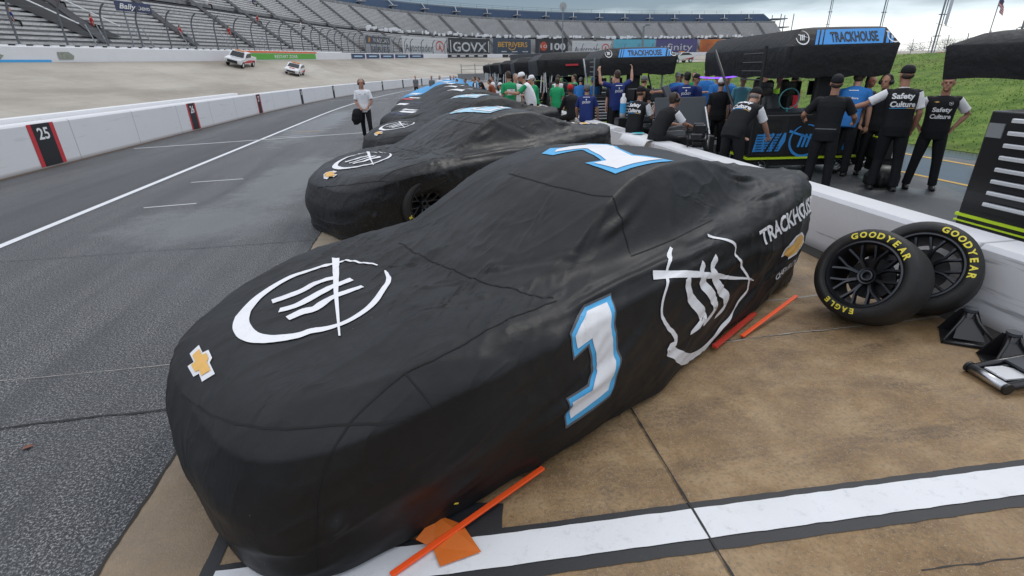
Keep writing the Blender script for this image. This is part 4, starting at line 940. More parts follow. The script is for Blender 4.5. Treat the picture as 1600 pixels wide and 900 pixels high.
def pit_cart(loc, rz, label, number=None, hero=False, W_=1.95, cano=True, Lc=3.6, seed=1, cw=None, coff=(.1, -.1)):
    root = empty('pit_cart', (*loc, 0), rz, label, 'pit cart', 'wheeled pit carts with black canopies'); d = .95
    m = MB(); m.box((W_ / 2, d / 2, .69), (W_, d, .72), bev=.02); c = m.build('cabinet', CABK, root)
    m = MB(); m.box((W_ / 2, d / 2, .30), (W_ + .02, d + .02, .035)); m.build('trim_strip', NEON, root)
    m = MB(); m.box((W_ / 2, d / 2, .215), (W_ * .92, d * .9, .12)); m.build('chassis', BLK, root)
    F = Matrix(((1, 0, 0, 0), (0, 0, -1, -.003), (0, 1, 0, 0), (0, 0, 0, 1)))
    m = MB()
    for x in (.66, 1.30): m.box((x, -.002, .69), (.012, .008, .66))
    m.box((.35, -.012, .96), (.36, .03, .035)); m.box((1.0, -.01, .99), (.28, .02, .02)); m.build('panel_gap', BLK, root)
    if hero:
        p = flat_decal('blue_stripes', join2d(poly2d([(.07, .42), (.28, .42), (.44, .74), (.12, .74)]), poly2d([(.32, .42), (.42, .42), (.55, .74), (.47, .74)]), poly2d([(.46, .42), (.54, .42), (.63, .60), (.63, .74), (.59, .74)])), F, LBLUE, root)
        m = MB()
        for i in range(10):
            for x in (.17, .32, .47): m.box((x, -.010, .42 + i * .045), (.11, .012, .010))
        m.build('louvre', CABK, root)
        flat_decal('logo', circle_logo(.98, .60, .27), F, LBLUE, root)
        flat_decal('blue_stripes', poly2d([(1.66, .42), (1.86, .42), (1.86, .78), (1.72, .78)]), F, LBLUE, root)
    else:
        m = MB()
        for i in range(7): m.box((W_ * .30, -.012, .42 + i * .085), (W_ * .5, .022, .035)); m.box((W_ * .82, -.012, .42 + i * .085), (W_ * .26, .022, .035))
        m.build('drawer_handle', ALU, root)
        if number:
            m = MB(); m.box((W_ * .60, -.03, .66), (.30, .05, .58)); pn = m.build('side_panel', BLUEP, root); flat_decal('number', text2d(number, .20, .18, W_ * .60, .62, bold=.03, shear=.2), Matrix(((1, 0, 0, 0), (0, 0, -1, -.056), (0, 1, 0, 0), (0, 0, 0, 1))), NEON, pn)
    for x in (.28, W_ - .28):
        for y in (.06, d - .06): small_wheel(root, x, y, .16, .16, .08, 'Y')
    # things bolted on the top deck
    rnd = random.Random(seed); m = MB()
    m.box((W_ / 2, d / 2, 1.065), (W_ * .98, d * .96, .03)); m.build('top_deck', BLK, root)
    for i in range(3):
        x = .35 + i * .5; m = MB(); m.box((x, d * .6, 1.45), (.36, .04, .24)); m.tube([(x, d * .6, 1.08), (x, d * .6, 1.34)], .018, 6); mo = m.build('monitor', BLK, root); m = MB(); m.box((x, d * .6 - .024, 1.45), (.32, .006, .20)); m.build('screen', GLASS, mo)
    m = MB(); m.tube([(.62 + .17 * math.cos(a), .1, 1.30 + .17 * math.sin(a)) for a in np.linspace(0, 6.283, 25)[:-1]], .012, 6, closed=True); m.tube([(.62, .1, 1.08), (.62, .12, 1.15)], .02, 6); m.build('hose_reel', mat('teal_hose', (.05, .20, .22), .5), root, True)
    m = MB(); m.box((1.3, .25, 1.40), (.42, .12, .62), bev=.05); m.box((1.3, .10, 1.14), (.44, .4, .1), bev=.03); m.build('seat', BLK, root)
    for x, y in ((.06, .06), (W_ - .06, .06), (.06, 2.4), (W_ - .06, 2.4)): m = MB(); m.tube([(x, min(y, d - .05), 1.0), (x, y, 2.15)], .028, 8); m.build('pole', STEEL if not hero else BLK, root)
    m = MB()
    for q in range(4): m.tube([(.06, .06, 1.62 + q * .14), (.06, .9, 1.62 + q * .14)], .012, 5)
    m.build('shelf_rail', STEEL if not hero else BLK, root)
    if cano: canopy(root, cw or (W_ + .1), Lc, 1.64, 2.13, 2.40, True, coff, seed=seed)
    return root
def tool_chest(loc, rz):
    root = empty('tool_chest', (*loc, 0), rz, 'tall black tool chest with bright drawer handles and a neon yellow base stripe', 'tool chest')
    H, D, W_ = 1.46, .75, 1.9    # drawers face local -X, long side along -Y
    m = MB(); m.box((D / 2, -W_ / 2, (H + .42) / 2), (D, W_, H - .42), bev=.012); m.build('cabinet', CABK, root)
    m = MB(); m.box((D / 2, -W_ / 2, .22), (D + .02, W_ + .02, .36), bev=.01); m.build('base', DGREY, root)
    m = MB(); m.box((D / 2, -W_ / 2, .535), (D + .03, W_ + .03, .026)); m.box((D / 2, -W_ / 2, .480), (D + .03, W_ + .03, .012)); m.build('trim_strip', NEON, root)
    m = MB(); m.box((-.006, -.085, 1.30), (.012, .13, .12)); m.build('corner_plate', GREYM, root)
    for i in range(8):
        z = 1.375 - i * .102; m = MB(); m.box((-.010, -W_ / 2 - .05, z - .01), (.02, W_ - .32, .088)); dr = m.build('drawer', CABK, root)
        m = MB(); m.box((-.036, -W_ / 2 - .05, z + .020), (.036, W_ - .34, .034), bev=.006); m.build('handle', ALU, dr)
    m = MB(); m.box((.2, -W_ * .5, H + .02), (.3, .5, .05)); m.box((.3, -.8, H + .015), (.12, .2, .03)); m.build('top_tray', BLK, root)
    for y in (-.15, -W_ + .15):
        for x in (.12, D - .12): small_wheel(root, x, y, .07, .07, .04, 'X')
    return root
def loose_tyre(c, n, label, spin=0):
    """n: outward normal of the outer face"""
    z = Vector(n).normalized(); x = Vector((0, 0, 1)).cross(z).normalized(); y = z.cross(x)
    root = empty('racing_slick', c, 0, label, 'tyre', 'loose race tyres leaning by the pit wall')
    M = Matrix(((x.x, y.x, z.x, 0), (x.y, y.y, z.y, 0), (x.z, y.z, z.z, 0), (0, 0, 0, 1))) @ Matrix.Rotation(rad(spin), 4, 'Z')
    make_wheel('wheel', M, root); return root
def jack_stand(loc, rz, label):
    root = empty('wheel_stand', (*loc, 0), rz, label, 'jack stand', 'black steel stands at the foot of the pit wall'); m = MB()
    m.prism([(-.17, -.13), (.17, -.13), (.13, .13), (-.13, .13)], .0, .012); m.build('base_plate', BLK, root)
    m = MB()
    for s in (-1, 1): m.tube([(s * .16, -.12, .02), (s * .05, .03, .14), (s * .02, .08, .20)], .011, 6)
    m.tube([(-.16, -.12, .02), (.16, -.12, .02)], .012, 6); m.build('frame', CABK, root, True)
    m = MB(); m.add([Vector((-.14, .12, .012)), Vector((.14, .12, .012)), Vector((.05, .10, .20)), Vector((-.05, .10, .20))], [(0, 1, 2, 3)]); m.add([Vector((-.09, -.06, .03)), Vector((.09, -.06, .03)), Vector((.05, .06, .15)), Vector((-.05, .06, .15))], [(0, 1, 2, 3)]); w = m.build('web', CABK, root); w.modifiers.new('t', 'SOLIDIFY').thickness = .012
    m = MB(); m.tube([(0, .09, .02), (0, .09, .20)], .036, 16); m.build('post', CABK, root, True)
    m = MB(); m.tube([(0, .09, .20), (0, .09, .22)], .042, 16); m.build('post_cap', DGREY, root); return root
def floor_jack(loc, rz):
    root = empty('floor_jack', (*loc, 0), rz, 'low black racing jack with a bright metal front roller', 'jack'); m = MB()
    for s in (-1, 1): m.tube([(0, s * .115, .045), (.25, s * .12, .075), (.6, s * .125, .11), (.95, s * .10, .12)], [.020, .022, .024, .02], 8); m.tube([(.02, s * .08, .04), (.5, s * .075, .10), (.9, s * .07, .10)], .012, 6)
    m.build('side_rail', CABK, root, True); m = MB(); m.tube([(0, -.115, .042), (0, .115, .042)], .030, 16); m.build('roller', CHROME, root, True)
    m = MB(); m.tube([(0, -.135, .042), (0, -.118, .042)], .036, 16); m.tube([(0, .118, .042), (0, .135, .042)], .036, 16); m.build('roller_end', BLK, root)
    m = MB(); m.prism([(.04, -.07), (.16, -.07), (.20, -.035), (.20, .035), (.16, .07), (.04, .07)], .062, .072); m.build('front_plate', ALU, root)
    m = MB(); m.prism([(.20, -.10), (.34, -.12), (.34, -.03), (.27, -.02), (.27, .02), (.34, .03), (.34, .12), (.20, .10)], .085, .10); m.box((.62, 0, .08), (.4, .2, .10)); m.lathe([(.001, .02), (.055, .02), (.055, .0)], 20, Matrix.Translation((.62, 0, .13))); m.build('lift_arm', DGREY, root); return root
def stick(a, b, label, w=.028):
    a, b = Vector(a), Vector(b); d = b - a; root = empty('marker_stick', a, math.atan2(d.y, d.x), label, 'marker stick', 'orange marker sticks beside the nearest car'); L = d.xy.length; m = MB()
    m.box((L / 2, 0, (b.z - a.z) / 2 + .006), (d.length, w, .012), Matrix.Rotation(-math.atan2(d.z, L), 3, 'Y'), bev=.003); m.build('rod', mat('fluorescent_orange', (.95, .10, .015), .4), root)
    return root
def truck(loc, rz, kind):
    """white safety vehicles on the banking"""
    pick = kind == 'pickup'; root = empty('safety_truck' if pick else 'safety_car', loc, 0, 'white pickup truck with red stripes parked at the top of the banking' if pick else 'small white car with orange lights parked on the banked track', 'pickup truck' if pick else 'car')
    root.rotation_euler = rz; root.scale = (.82, .82, .82); L_ = 5.4 if pick else 4.4; W_ = 1.95 if pick else 1.8; WP_ = mat('white_vehicle_paint', (.72, .72, .74), .25, coat=.6); GL = mat('vehicle_glass', (.015, .018, .022), .08)
    if pick: prof = [(0, .55), (0, .95), (.12, 1.08), (1.35, 1.18), (1.95, 1.80), (3.35, 1.84), (3.65, 1.25), (5.35, 1.20), (5.4, .6), (5.1, .5), (.2, .45)]
    else: prof = [(0, .42), (0, .72), (.2, .85), (1.05, 1.0), (1.75, 1.46), (2.9, 1.50), (3.9, 1.12), (4.3, 1.0), (4.4, .55), (4.2, .35), (.2, .32)]
    M = Matrix(((1, 0, 0, 0), (0, 0, -1, 0), (0, 1, 0, 0), (0, 0, 0, 1))); m = MB(); m.prism(prof, -W_ / 2, W_ / 2, M)
    me = m.mesh(); bm = bmesh.new(); bm.from_mesh(me); bmesh.ops.bevel(bm, geom=bm.edges[:], offset=.06, segments=3, affect='EDGES'); bm.to_mesh(me); bm.free(); link('body', me, WP_, root); autosmooth(me, 40)
    gp_ = [(1.55, 1.24), (1.98, 1.72), (3.25, 1.75), (3.45, 1.25)] if pick else [(1.3, 1.04), (1.80, 1.40), (2.85, 1.43), (3.6, 1.10)]
    for s in (-1, 1): m = MB(); m.prism(gp_, s * (W_ / 2 + .005) - .01, s * (W_ / 2 + .005) + .01, M); m.build('side_window', GL, root)
    m = MB(); a, b = prof[3], prof[4]; m.add([Vector((a[0] - .02, y, a[1] + .06)) for y in (-W_ / 2 + .15, W_ / 2 - .15)] + [Vector((b[0] - .05, y, b[1] - .03)) for y in (W_ / 2 - .25, -W_ / 2 + .25)], [(0, 1, 2, 3)]); o = m.build('windscreen', GL, root); o.modifiers.new('t', 'SOLIDIFY').thickness = .04
    m = MB(); m.box((-.01, 0, .72 if pick else .55), (.06, W_ * .62, .34 if pick else .2)); m.build('grille', BLK, root)
    for s in (-1, 1): m = MB(); m.box((.0, s * W_ * .38, .88 if pick else .70), (.10, .3, .14)); m.build('headlight', mat('headlamp_glass', (.75, .75, .7), .1), root)
    for x in (.95, L_ - 1.05):
        for s in (-1, 1):
            r_ = .40 if pick else .33; T = Matrix.Translation((x, s * (W_ / 2 - .08), r_)) @ Matrix.Rotation(rad(90), 4, 'X'); m = MB(); m.lathe([(r_ * .6, -.12), (r_, -.10), (r_, .10), (r_ * .6, .12)], 20, T, closed=True); w = m.build('wheel', RUBBER, root, True); m = MB(); m.lathe([(.001, .09 * -s), (r_ * .58, .10 * -s), (r_ * .6, 0)], 16, T); m.build('rim', ALU, w)
    for s in (-1, 1): m = MB(); m.prism([(1.2, .62), (4.9, .58), (4.9, .80), (2.8, .92), (1.0, .74)] if pick else [(1.4, .5), (3.8, .45), (3.9, .8), (2.6, .6)], s * (W_ / 2 + .012) - .006, s * (W_ / 2 + .012) + .006, M); m.build('red_stripe', REDP, root)
    m = MB(); zt = 1.88 if pick else 1.54; m.box(((2.4 if pick else 2.2), 0, zt + .03), (.28, 1.1, .12), bev=.02); m.build('light_bar', mat('amber_light_bar', (.75, .25, .04), .3), root)
    if not pick: m = MB(); m.box((.55, 0, .945), (.35, .7, .05)); m.build('bonnet_sign', ORANGE, root)
    return root
def tree(loc, h, w, seed, label):
    root = empty('tree', loc, 0, label, 'tree', 'distant trees beyond the infield'); rnd = random.Random(seed); m = MB(); m.tube([(0, 0, 0), (.1, 0, h * .3), (0, .1, h * .65)], [h * .035, h * .028, h * .012], 8)
    for k in range(6): a = rnd.uniform(0, 6.3); m.tube([(0, 0, h * rnd.uniform(.25, .55)), (math.cos(a) * w * .3, math.sin(a) * w * .3, h * rnd.uniform(.5, .85))], [h * .014, h * .005], 5)
    m.build('trunk', mat('bark', (.06, .05, .04), .9), root); m = MB(); cl_ = [(rnd.gauss(0, w * .22), rnd.gauss(0, w * .22), h * rnd.uniform(.35, .9), rnd.uniform(.12, .24) * w) for _ in range(16)]
    for k in range(1500):
        cx, cy, cz, cr = rnd.choice(cl_); v = Vector((rnd.gauss(0, 1), rnd.gauss(0, 1), rnd.gauss(0, .8))).normalized() * cr * rnd.uniform(.5, 1.1); p = Vector((cx, cy, cz)) + v; q = h * .028; a, b, c = [Vector((rnd.uniform(-q, q), rnd.uniform(-q, q), rnd.uniform(-q, q))) for _ in range(3)]; m.add([p + a, p + b, p + c], [(0, 1, 2)])
    m.build('crown', mat('far_foliage', (.045, .075, .030), .8, noise=(.6, .5)), root); return root
# ================================================================= people
SKIN = [mat('skin_light', (.50, .27, .19), .5, noise=(30, .1)), mat('skin_tan', (.40, .20, .13), .5, noise=(30, .1)), mat('skin_brown', (.16, .075, .045), .5, noise=(30, .1))]
HAIRM = mat('brown_hair', (.045, .028, .018), .6, noise=(60, .5)); GREYHAIR = mat('grey_hair', (.20, .19, .18), .6, noise=(60, .4)); EYE = mat('dark_eye', (.015, .01, .008), .3)
SHOE = mat('black_shoe', (.012, .012, .013), .4); SOLE = mat('grey_sole', (.15, .15, .15), .6)
def cl(name, c): return mat(name, c, .75, spec=.25, noise=(7, .18), bump=(26, .006))
C_BLACK = cl('black_fabric', (.013, .013, .015)); C_WHITE = cl('white_fabric', (.80, .80, .82)); C_NAVY = cl('royal_navy_fabric', (.018, .035, .16)); C_BLUE = cl('bright_blue_fabric', (.035, .19, .52)); C_GREEN = cl('green_fabric', (.02, .33, .13))
C_CYAN = cl('pale_cyan_fabric', (.19, .52, .58)); C_BEIGE = cl('beige_fabric', (.55, .45, .36)); C_NEON = cl('neon_green_fabric', (.42, .85, .06)); C_RED = cl('red_fabric', (.50, .02, .03)); C_BROWN = cl('rust_brown_fabric', (.26, .07, .035)); C_OLIVE = cl('olive_fabric', (.09, .10, .06)); C_PURPLE = cl('violet_fabric', (.09, .09, .38)); C_GREY = cl('grey_fabric', (.16, .165, .17))
def remesh(mb, vox, name, smooth=3):
    me = mb.mesh(name); o = bpy.data.objects.new('tmp', me); COL.objects.link(o)
    r = o.modifiers.new('r', 'REMESH'); r.mode = 'VOXEL'; r.voxel_size = vox
    s = o.modifiers.new('s', 'SMOOTH'); s.factor = .5; s.iterations = smooth
    dg = bpy.context.evaluated_depsgraph_get(); dg.update(); out = bpy.data.meshes.new_from_object(o.evaluated_get(dg)); out.name = name
    bpy.data.objects.remove(o); bpy.data.meshes.remove(me); return out
def capsule(mb, pts, rs, n=12, flat=1., side=None):
    """tube of varying radius with rounded ends"""
    P = [Vector(p) for p in pts]; R0 = list(rs); d0 = (P[0] - P[1]).normalized(); d1 = (P[-1] - P[-2]).normalized()
    PP = [P[0] + d0 * R0[0] * .95, P[0] + d0 * R0[0] * .6] + P + [P[-1] + d1 * R0[-1] * .6, P[-1] + d1 * R0[-1] * .95]; RR = [R0[0] * .3, R0[0] * .8] + R0 + [R0[-1] * .8, R0[-1] * .3]
    mb.tube(PP, RR, n)
def ellipsoid(mb, c, r, M=None, n=16):
    prof = [(max(1e-4, math.sin(math.pi * i / 10)), -math.cos(math.pi * i / 10)) for i in range(11)]
    vs = []; c = Vector(c)
    for q, z in prof[1:-1]:
        for k in range(n): a = 2 * math.pi * k / n; v = Vector((q * math.cos(a) * r[0], q * math.sin(a) * r[1], z * r[2])); vs.append(c + (M @ v if M is not None else v))
    m = len(prof) - 2; fs = [(i * n + k, i * n + (k + 1) % n, (i + 1) * n + (k + 1) % n, (i + 1) * n + k) for i in range(m - 1) for k in range(n)]
    fs.append(tuple(range(n))[::-1]); fs.append(tuple(range((m - 1) * n, m * n))); mb.add(vs, fs)
def loft(mb, rings, n=20):
    """rings: (centre, xaxis, yaxis, hx, hy) superellipse sections"""
    vs = []
    for c, ax, ay, hx, hy in rings:
        for k in range(n):
            a = 2 * math.pi * k / n; ca, sa = math.cos(a), math.sin(a)
            vs.append(c + ax * hx * math.copysign(abs(ca)**.8, ca) + ay * hy * math.copysign(abs(sa)**.8, sa))
    m = len(rings); fs = [(i * n + k, i * n + (k + 1) % n, (i + 1) * n + (k + 1) % n, (i + 1) * n + k) for i in range(m - 1) for k in range(n)]
    fs.append(tuple(range(n))[::-1]); fs.append(tuple(range((m - 1) * n, m * n))); mb.add(vs, fs)
DN = Vector((0, 0, -1))
def hand(mb, w, d, palmn, s, curl=.5, side=1):
    """palm plus four bent fingers and a thumb; d = pointing direction, palmn = palm facing"""
    d = d.normalized(); pn = (palmn - d * palmn.dot(d)).normalized(); ac = d.cross(pn) * side
    for i in range(4):
        o = ac * (.030 - i * .020) * s; a = w + d * .012 * s + o * .6; b = w + d * .085 * s + o
        capsule(mb, [a, b], [.013 * s, .0125 * s], 8)
        L = (.042, .046, .043, .034)[i] * s; e = (d * math.cos(curl) + pn * math.sin(curl)).normalized(); f = (d * math.cos(curl * 2.1) + pn * math.sin(curl * 2.1)).normalized()
        capsule(mb, [b, b + e * L, b + e * L + f * L * .75], [.0100 * s, .0092 * s, .0080 * s], 8)
    t0 = w + d * .025 * s + ac * .028 * s; t1 = t0 + (d * .6 + ac * .7 + pn * .3).normalized() * .042 * s; capsule(mb, [t0, t1, t1 + (d * .9 + ac * .15 + pn * .35).normalized() * .032 * s], [.014 * s, .011 * s, .009 * s], 8)
def person(loc, yaw, label, h=1.72, lean=0, hip=None, head=(0, 0), twist=0, aL=None, aR=None, lL=None, lR=None, skin=0, shirt=C_BLACK, sleeve=None, pants=C_BLACK, cap=None, hair=HAIRM, headset=None, vox=.013, belly=1., back=None, front=None, shoes=True, curl=.6, group='crew and guests along pit road', side=0, long_sleeve=False, extras=None):
    s = h / 1.75; root = empty('person', (loc[0], loc[1], loc[2] if len(loc) > 2 else 0), rad(yaw), label, 'person', group)
    hip = (.93 if hip is None else hip) * s if hip is None else hip
    V = Vector; X = V((1, 0, 0)); P0 = V((0, 0, hip))
    def dirv(a, b): return V((b, math.sin(rad(a)), -math.cos(rad(a)))).normalized()
    aL = aL or ((-.12, .02, -1), (-.03, .25, -1)); aR = aR or ((.12, .02, -1), (.03, .25, -1)); lL = lL or ((-.07, .02, -1), (-.02, -.03, -1)); lR = lR or ((.07, .02, -1), (.02, -.03, -1))
    # spine
    sp = [P0]; cur = P0; ang = lean * .55
    for i in range(4):
        ang = lean * (.55 + .2 * i); u = V((math.sin(rad(side)), math.sin(rad(ang)), math.cos(rad(ang)))).normalized(); cur = cur + u * .125 * s; sp.append(cur)
    up = (sp[-1] - sp[-2]).normalized(); tw = Matrix.Rotation(rad(twist), 3, 'Z'); sx = tw @ X; neck = sp[-1] + up * .03 * s
    def ring(i, ax, hx, hy, off=0.):
        d = (sp[min(i + 1, 4)] - sp[max(i - 1, 0)]).normalized(); ay = d.cross(ax).normalized(); return (sp[i] + d * off * s + ay * 0, ax, ay, hx * s, hy * s)
    def torso(mb, g=0., low=-.12, to=True):
        sh = neck - up * .055 * s; ay = up.cross(sx).normalized(); b = belly
        d0 = (sp[1] - sp[0]).normalized()
        R_ = [(P0 + d0 * low * s, X, d0.cross(X).normalized() , (.150 + g) * s, (.105 + g) * s)] if low < 0 else []
        R_ += [ring(0, X, .172 + g, .118 * (.5 + .5 * b) + g), ring(1, X.lerp(sx, .3), .158 * (.5 + .5 * b) + g, .108 * b + g), ring(2, X.lerp(sx, .6), .166 * (.7 + .3 * b) + g, .115 * (.3 + .7 * b) + g), ring(3, sx, .186 + g, .124 + g), (sh - up * .03 * s, sx, ay, (.188 + g) * s, (.110 + g) * s), (sh + up * .022 * s, sx, ay, (.150 + g) * s, (.085 + g) * s), (sh + up * .05 * s, sx, ay, (.075 + g) * s, (.066 + g) * s)]
        loft(mb, R_)
    sho = {-1: neck - up * .068 * s - sx * .178 * s, 1: neck - up * .068 * s + sx * .178 * s}
    arms = {}
    for k, a in ((-1, aL), (1, aR)):
        e = sho[k] + V(a[0]).normalized() * .285 * s; w = e + V(a[1]).normalized() * .255 * s; arms[k] = (sho[k], e, w, V(a[1]).normalized())
    legs = {}
    for k, a in ((-1, lL), (1, lR)):
        hp = P0 + X * k * .090 * s - V((0, 0, .05 * s)); kn = hp + V(a[0]).normalized() * .425 * s; an = kn + V(a[1]).normalized() * .40 * s; legs[k] = (hp, kn, an)
    # head
    hy, hp_ = rad(head[0]), rad(head[1]); HM = Matrix.Rotation(hy + rad(twist) * .5, 3, 'Z') @ Matrix.Rotation(-hp_ - rad(lean) * .45, 3, 'X')
    hb = neck + (up * .6 + HM @ V((0, .12, .8))).normalized() * .075 * s; hc = hb + HM @ V((0, .02, .105)) * s
    b = MB(); torso(b, -.022)
    capsule(b, [neck - up * .06 * s, hb + HM @ V((0, 0, .04)) * s], [.062 * s, .056 * s])
    ellipsoid(b, hc + HM @ V((0, -.008, .02)) * s, (.077 * s, .098 * s, .100 * s), HM); ellipsoid(b, hc + HM @ V((0, .030, -.050)) * s, (.058 * s, .066 * s, .072 * s), HM)
    ellipsoid(b, hc + HM @ V((0, .100, -.022)) * s, (.014 * s, .020 * s, .027 * s), HM); ellipsoid(b, hc + HM @ V((0, .088, .022)) * s, (.052 * s, .012 * s, .012 * s), HM)
    ellipsoid(b, hc + HM @ V((0, .092, -.066)) * s, (.025 * s, .010 * s, .007 * s), HM); ellipsoid(b, hc + HM @ V((0, .080, -.100)) * s, (.024 * s, .020 * s, .018 * s), HM)
    for k in (-1, 1): ellipsoid(b, hc + HM @ V((k * .079, -.005, -.012)) * s, (.011 * s, .020 * s, .032 * s), HM)
    for k in (-1, 1):
        a0, e, w, fd = arms[k]; capsule(b, [a0, a0.lerp(e, .5), e, e.lerp(w, .35), w], [.052 * s, .046 * s, .040 * s, .041 * s, .028 * s])
        pn = (-X * k * .6 + V((0, .5, 0)) + fd * 0); hand(b, w + fd * .01, fd, pn, s, curl, -k if True else k)
        hp, kn, an = legs[k]; capsule(b, [hp, hp.lerp(kn, .4), kn, kn.lerp(an, .35), an], [.080 * s, .074 * s, .052 * s, .052 * s, .038 * s]); ellipsoid(b, an + V((0, .06 * s, -.045 * s)), (.038 * s, .10 * s, .032 * s))
    body = link('body', remesh(b, vox, 'body', 2), SKIN[skin], root, True)
    for k in (-1, 1):
        e_ = MB(); ellipsoid(e_, hc + HM @ V((k * .030, .087, .0)) * s, (.012 * s, .008 * s, .006 * s), HM, 8); e_.build('eye', EYE, body, True)
    if shirt is not None:
        m = MB(); torso(m, .014, -.135)
        for k in (-1, 1):
            a0, e, w, fd = arms[k]; capsule(m, [a0 - sx * k * .03 * s, a0, a0.lerp(e, .22)], [.060 * s, .066 * s, .060 * s])
        sh_ = link('shirt', remesh(m, vox, 'shirt', 2), shirt, root, True)
        for k in (-1, 1):
            a0, e, w, fd = arms[k]; m = MB()
            if long_sleeve: capsule(m, [a0, a0.lerp(e, .5), e, e.lerp(w, .5), e.lerp(w, .93)], [.064 * s, .060 * s, .053 * s, .047 * s, .040 * s])
            else: m.tube([a0 + (a0 - e) * .12, a0, a0.lerp(e, .3), a0.lerp(e, .62), a0.lerp(e, .80)], [.045 * s, .066 * s, .068 * s, .066 * s, .070 * s], 14)
            link('sleeve', remesh(m, vox, 'sleeve', 2), sleeve or shirt, sh_, True)
        ay = up.cross(sx).normalized(); nb = MB()
        nb.tube([neck - up * .012 * s + (sx * math.cos(a) * .062 + ay * math.sin(a) * .058 + up * (-.012 * math.sin(a))) * s for a in np.linspace(0, 6.283, 15)[:-1]], .012 * s, 6, closed=True); nb.build('collar', sleeve or shirt, sh_, True)
        cb = cloth_bvh(sh_.data); mid = sp[3] - up * .035 * s
        for spec, sg in ((back, -1), (front, 1)):
            if not spec: continue
            zx = ay * sg; xx = sx * (-sg); zz = zx
            M = Matrix(((xx.x, up.x, zz.x, 0), (xx.y, up.y, zz.y, 0), (xx.z, up.z, zz.z, 0), (0, 0, 0, 1))); M.translation = mid + zz * .5
            for geo, mm in spec: drape('lettering', ([(x * s, y * s) for x, y in geo[0]], geo[1]), cb, M, mm, sh_, .004, .03, .6)
    m = MB(); d0 = (sp[1] - sp[0]).normalized()
    loft(m, [(P0 - V((0, 0, .11 * s)), X, V((0, 1, 0)), .150 * s, .108 * s), (P0, X, d0.cross(X), .181 * s, .127 * s), (P0 + d0 * .09 * s, X, d0.cross(X), .168 * s, .118 * s * (.5 + .5 * belly))])
    for k in (-1, 1):
        hp, kn, an = legs[k]; m.tube([hp + V((0, 0, .06 * s)), hp, hp.lerp(kn, .4), kn, kn.lerp(an, .35), kn.lerp(an, .98)], [.07 * s, .096 * s, .090 * s, .070 * s, .066 * s, .062 * s], 14)
    link('trousers', remesh(m, vox, 'trousers', 2), pants, root, True)
    if shoes:
        for k in (-1, 1):
            an = legs[k][2]; m = MB(); c = V((an.x, an.y + .055 * s, max(.035, an.z - .045 * s))); ellipsoid(m, c, (.048 * s, .135 * s, .045 * s)); m.box(c - V((0, 0, .020 * s)), (.086 * s, .24 * s, .022 * s)); ellipsoid(m, an + V((0, 0, -.01)), (.046 * s, .05 * s, .055 * s))
            link('shoe', remesh(m, max(vox, .012), 'shoe', 2), SHOE, root, True)
    if cap is not None:
        m = MB(); top = hc + HM @ V((0, -.008, .03)) * s
        prof = [(.0, .098), (.04, .094), (.068, .075), (.085, .045), (.091, .012), (.090, -.01), (.082, -.01), (.0, .06)]
        T = Matrix.Translation(top) @ HM.to_4x4() @ Matrix.Diagonal((.93 * s, 1.14 * s, 1.0 * s, 1)); m.lathe([(max(r, .002), z) for r, z in prof], 20, T)
        cp = m.build('cap', cap, root, True); m = MB(); pts = [(.078 * math.sin(a), .085 + .085 * math.cos(a)) for a in np.linspace(-1.5, 1.5, 9)]
        m.prism(pts, -.004, .004, Matrix.Translation(top) @ HM.to_4x4() @ Matrix.Translation((0, .0, .0)) @ Matrix.Rotation(rad(-8), 4, 'X') @ Matrix.Diagonal((s, s, s, 1))); m.build('brim', cap, cp)
    elif hair is not None:
        m = MB(); ellipsoid(m, hc + HM @ V((0, -.022, .034)) * s, (.083 * s, .095 * s, .098 * s), HM); ellipsoid(m, hc + HM @ V((0, -.05, -.02)) * s, (.074 * s, .058 * s, .07 * s), HM); link('hair', remesh(m, max(vox, .012), 'hair', 2), hair, root, True)
    if cap is not None and hair is not None:
        m = MB(); ellipsoid(m, hc + HM @ V((0, -.040, -.015)) * s, (.079 * s, .064 * s, .050 * s), HM); m.build('hair', hair, root, True)
    if headset is not None:
        hs = None
        for k in (-1, 1):
            m = MB(); T = Matrix.Translation(hc + HM @ V((k * .088, 0, -.012)) * s) @ HM.to_4x4() @ Matrix.Rotation(rad(90), 4, 'Y'); m.lathe([(.002, -.026 * s), (.036 * s, -.026 * s), (.044 * s, 0), (.036 * s, .026 * s), (.002, .026 * s)], 16, T); m.build('ear_cup', headset, root, True)
        m = MB(); m.tube([hc + HM @ V((.102 * math.sin(a), 0, .02 + .098 * math.cos(a))) * s for a in np.linspace(-1.7, 1.7, 13)], .010 * s, 6); m.build('headband', BLK, root, True)
    root['_w'] = 0; del root['_w']
    if extras: extras(root, dict(neck=neck, up=up, sx=sx, arms=arms, hc=hc, HM=HM, s=s, sp=sp, legs=legs))
    return root
def safety_back(): return [(join2d(text2d('Safety', .27, .075, -.01, .075, bold=.035), text2d('Culture', .30, .075, .0, -.035, bold=.035)), C_WHITE), (poly2d([(-.15, -.095), (.05, -.095), (.05, -.087), (-.15, -.087)]), BLUEP), (poly2d([(.05, -.095), (.15, -.095), (.15, -.087), (.05, -.087)]), GOLD)]
def jockey_back(): return [(text2d('JOCKEY', .22, .055, 0, -.01, bold=.02), C_WHITE), (poly2d(bowtie(0, .055, .03, .05, 0)), C_WHITE), (poly2d([(-.09, .115), (.09, .115), (.09, .13), (-.09, .13)]), C_WHITE)]
def patch_back(mm=None): return [(poly2d([(.04 * math.cos(t), .045 * math.sin(t) - .01) for t in np.linspace(0, 6.28, 13)[:-1]]), C_GREY), (poly2d([(-.07, -.09), (.07, -.09), (.07, -.075), (-.07, -.075)]), C_RED)]
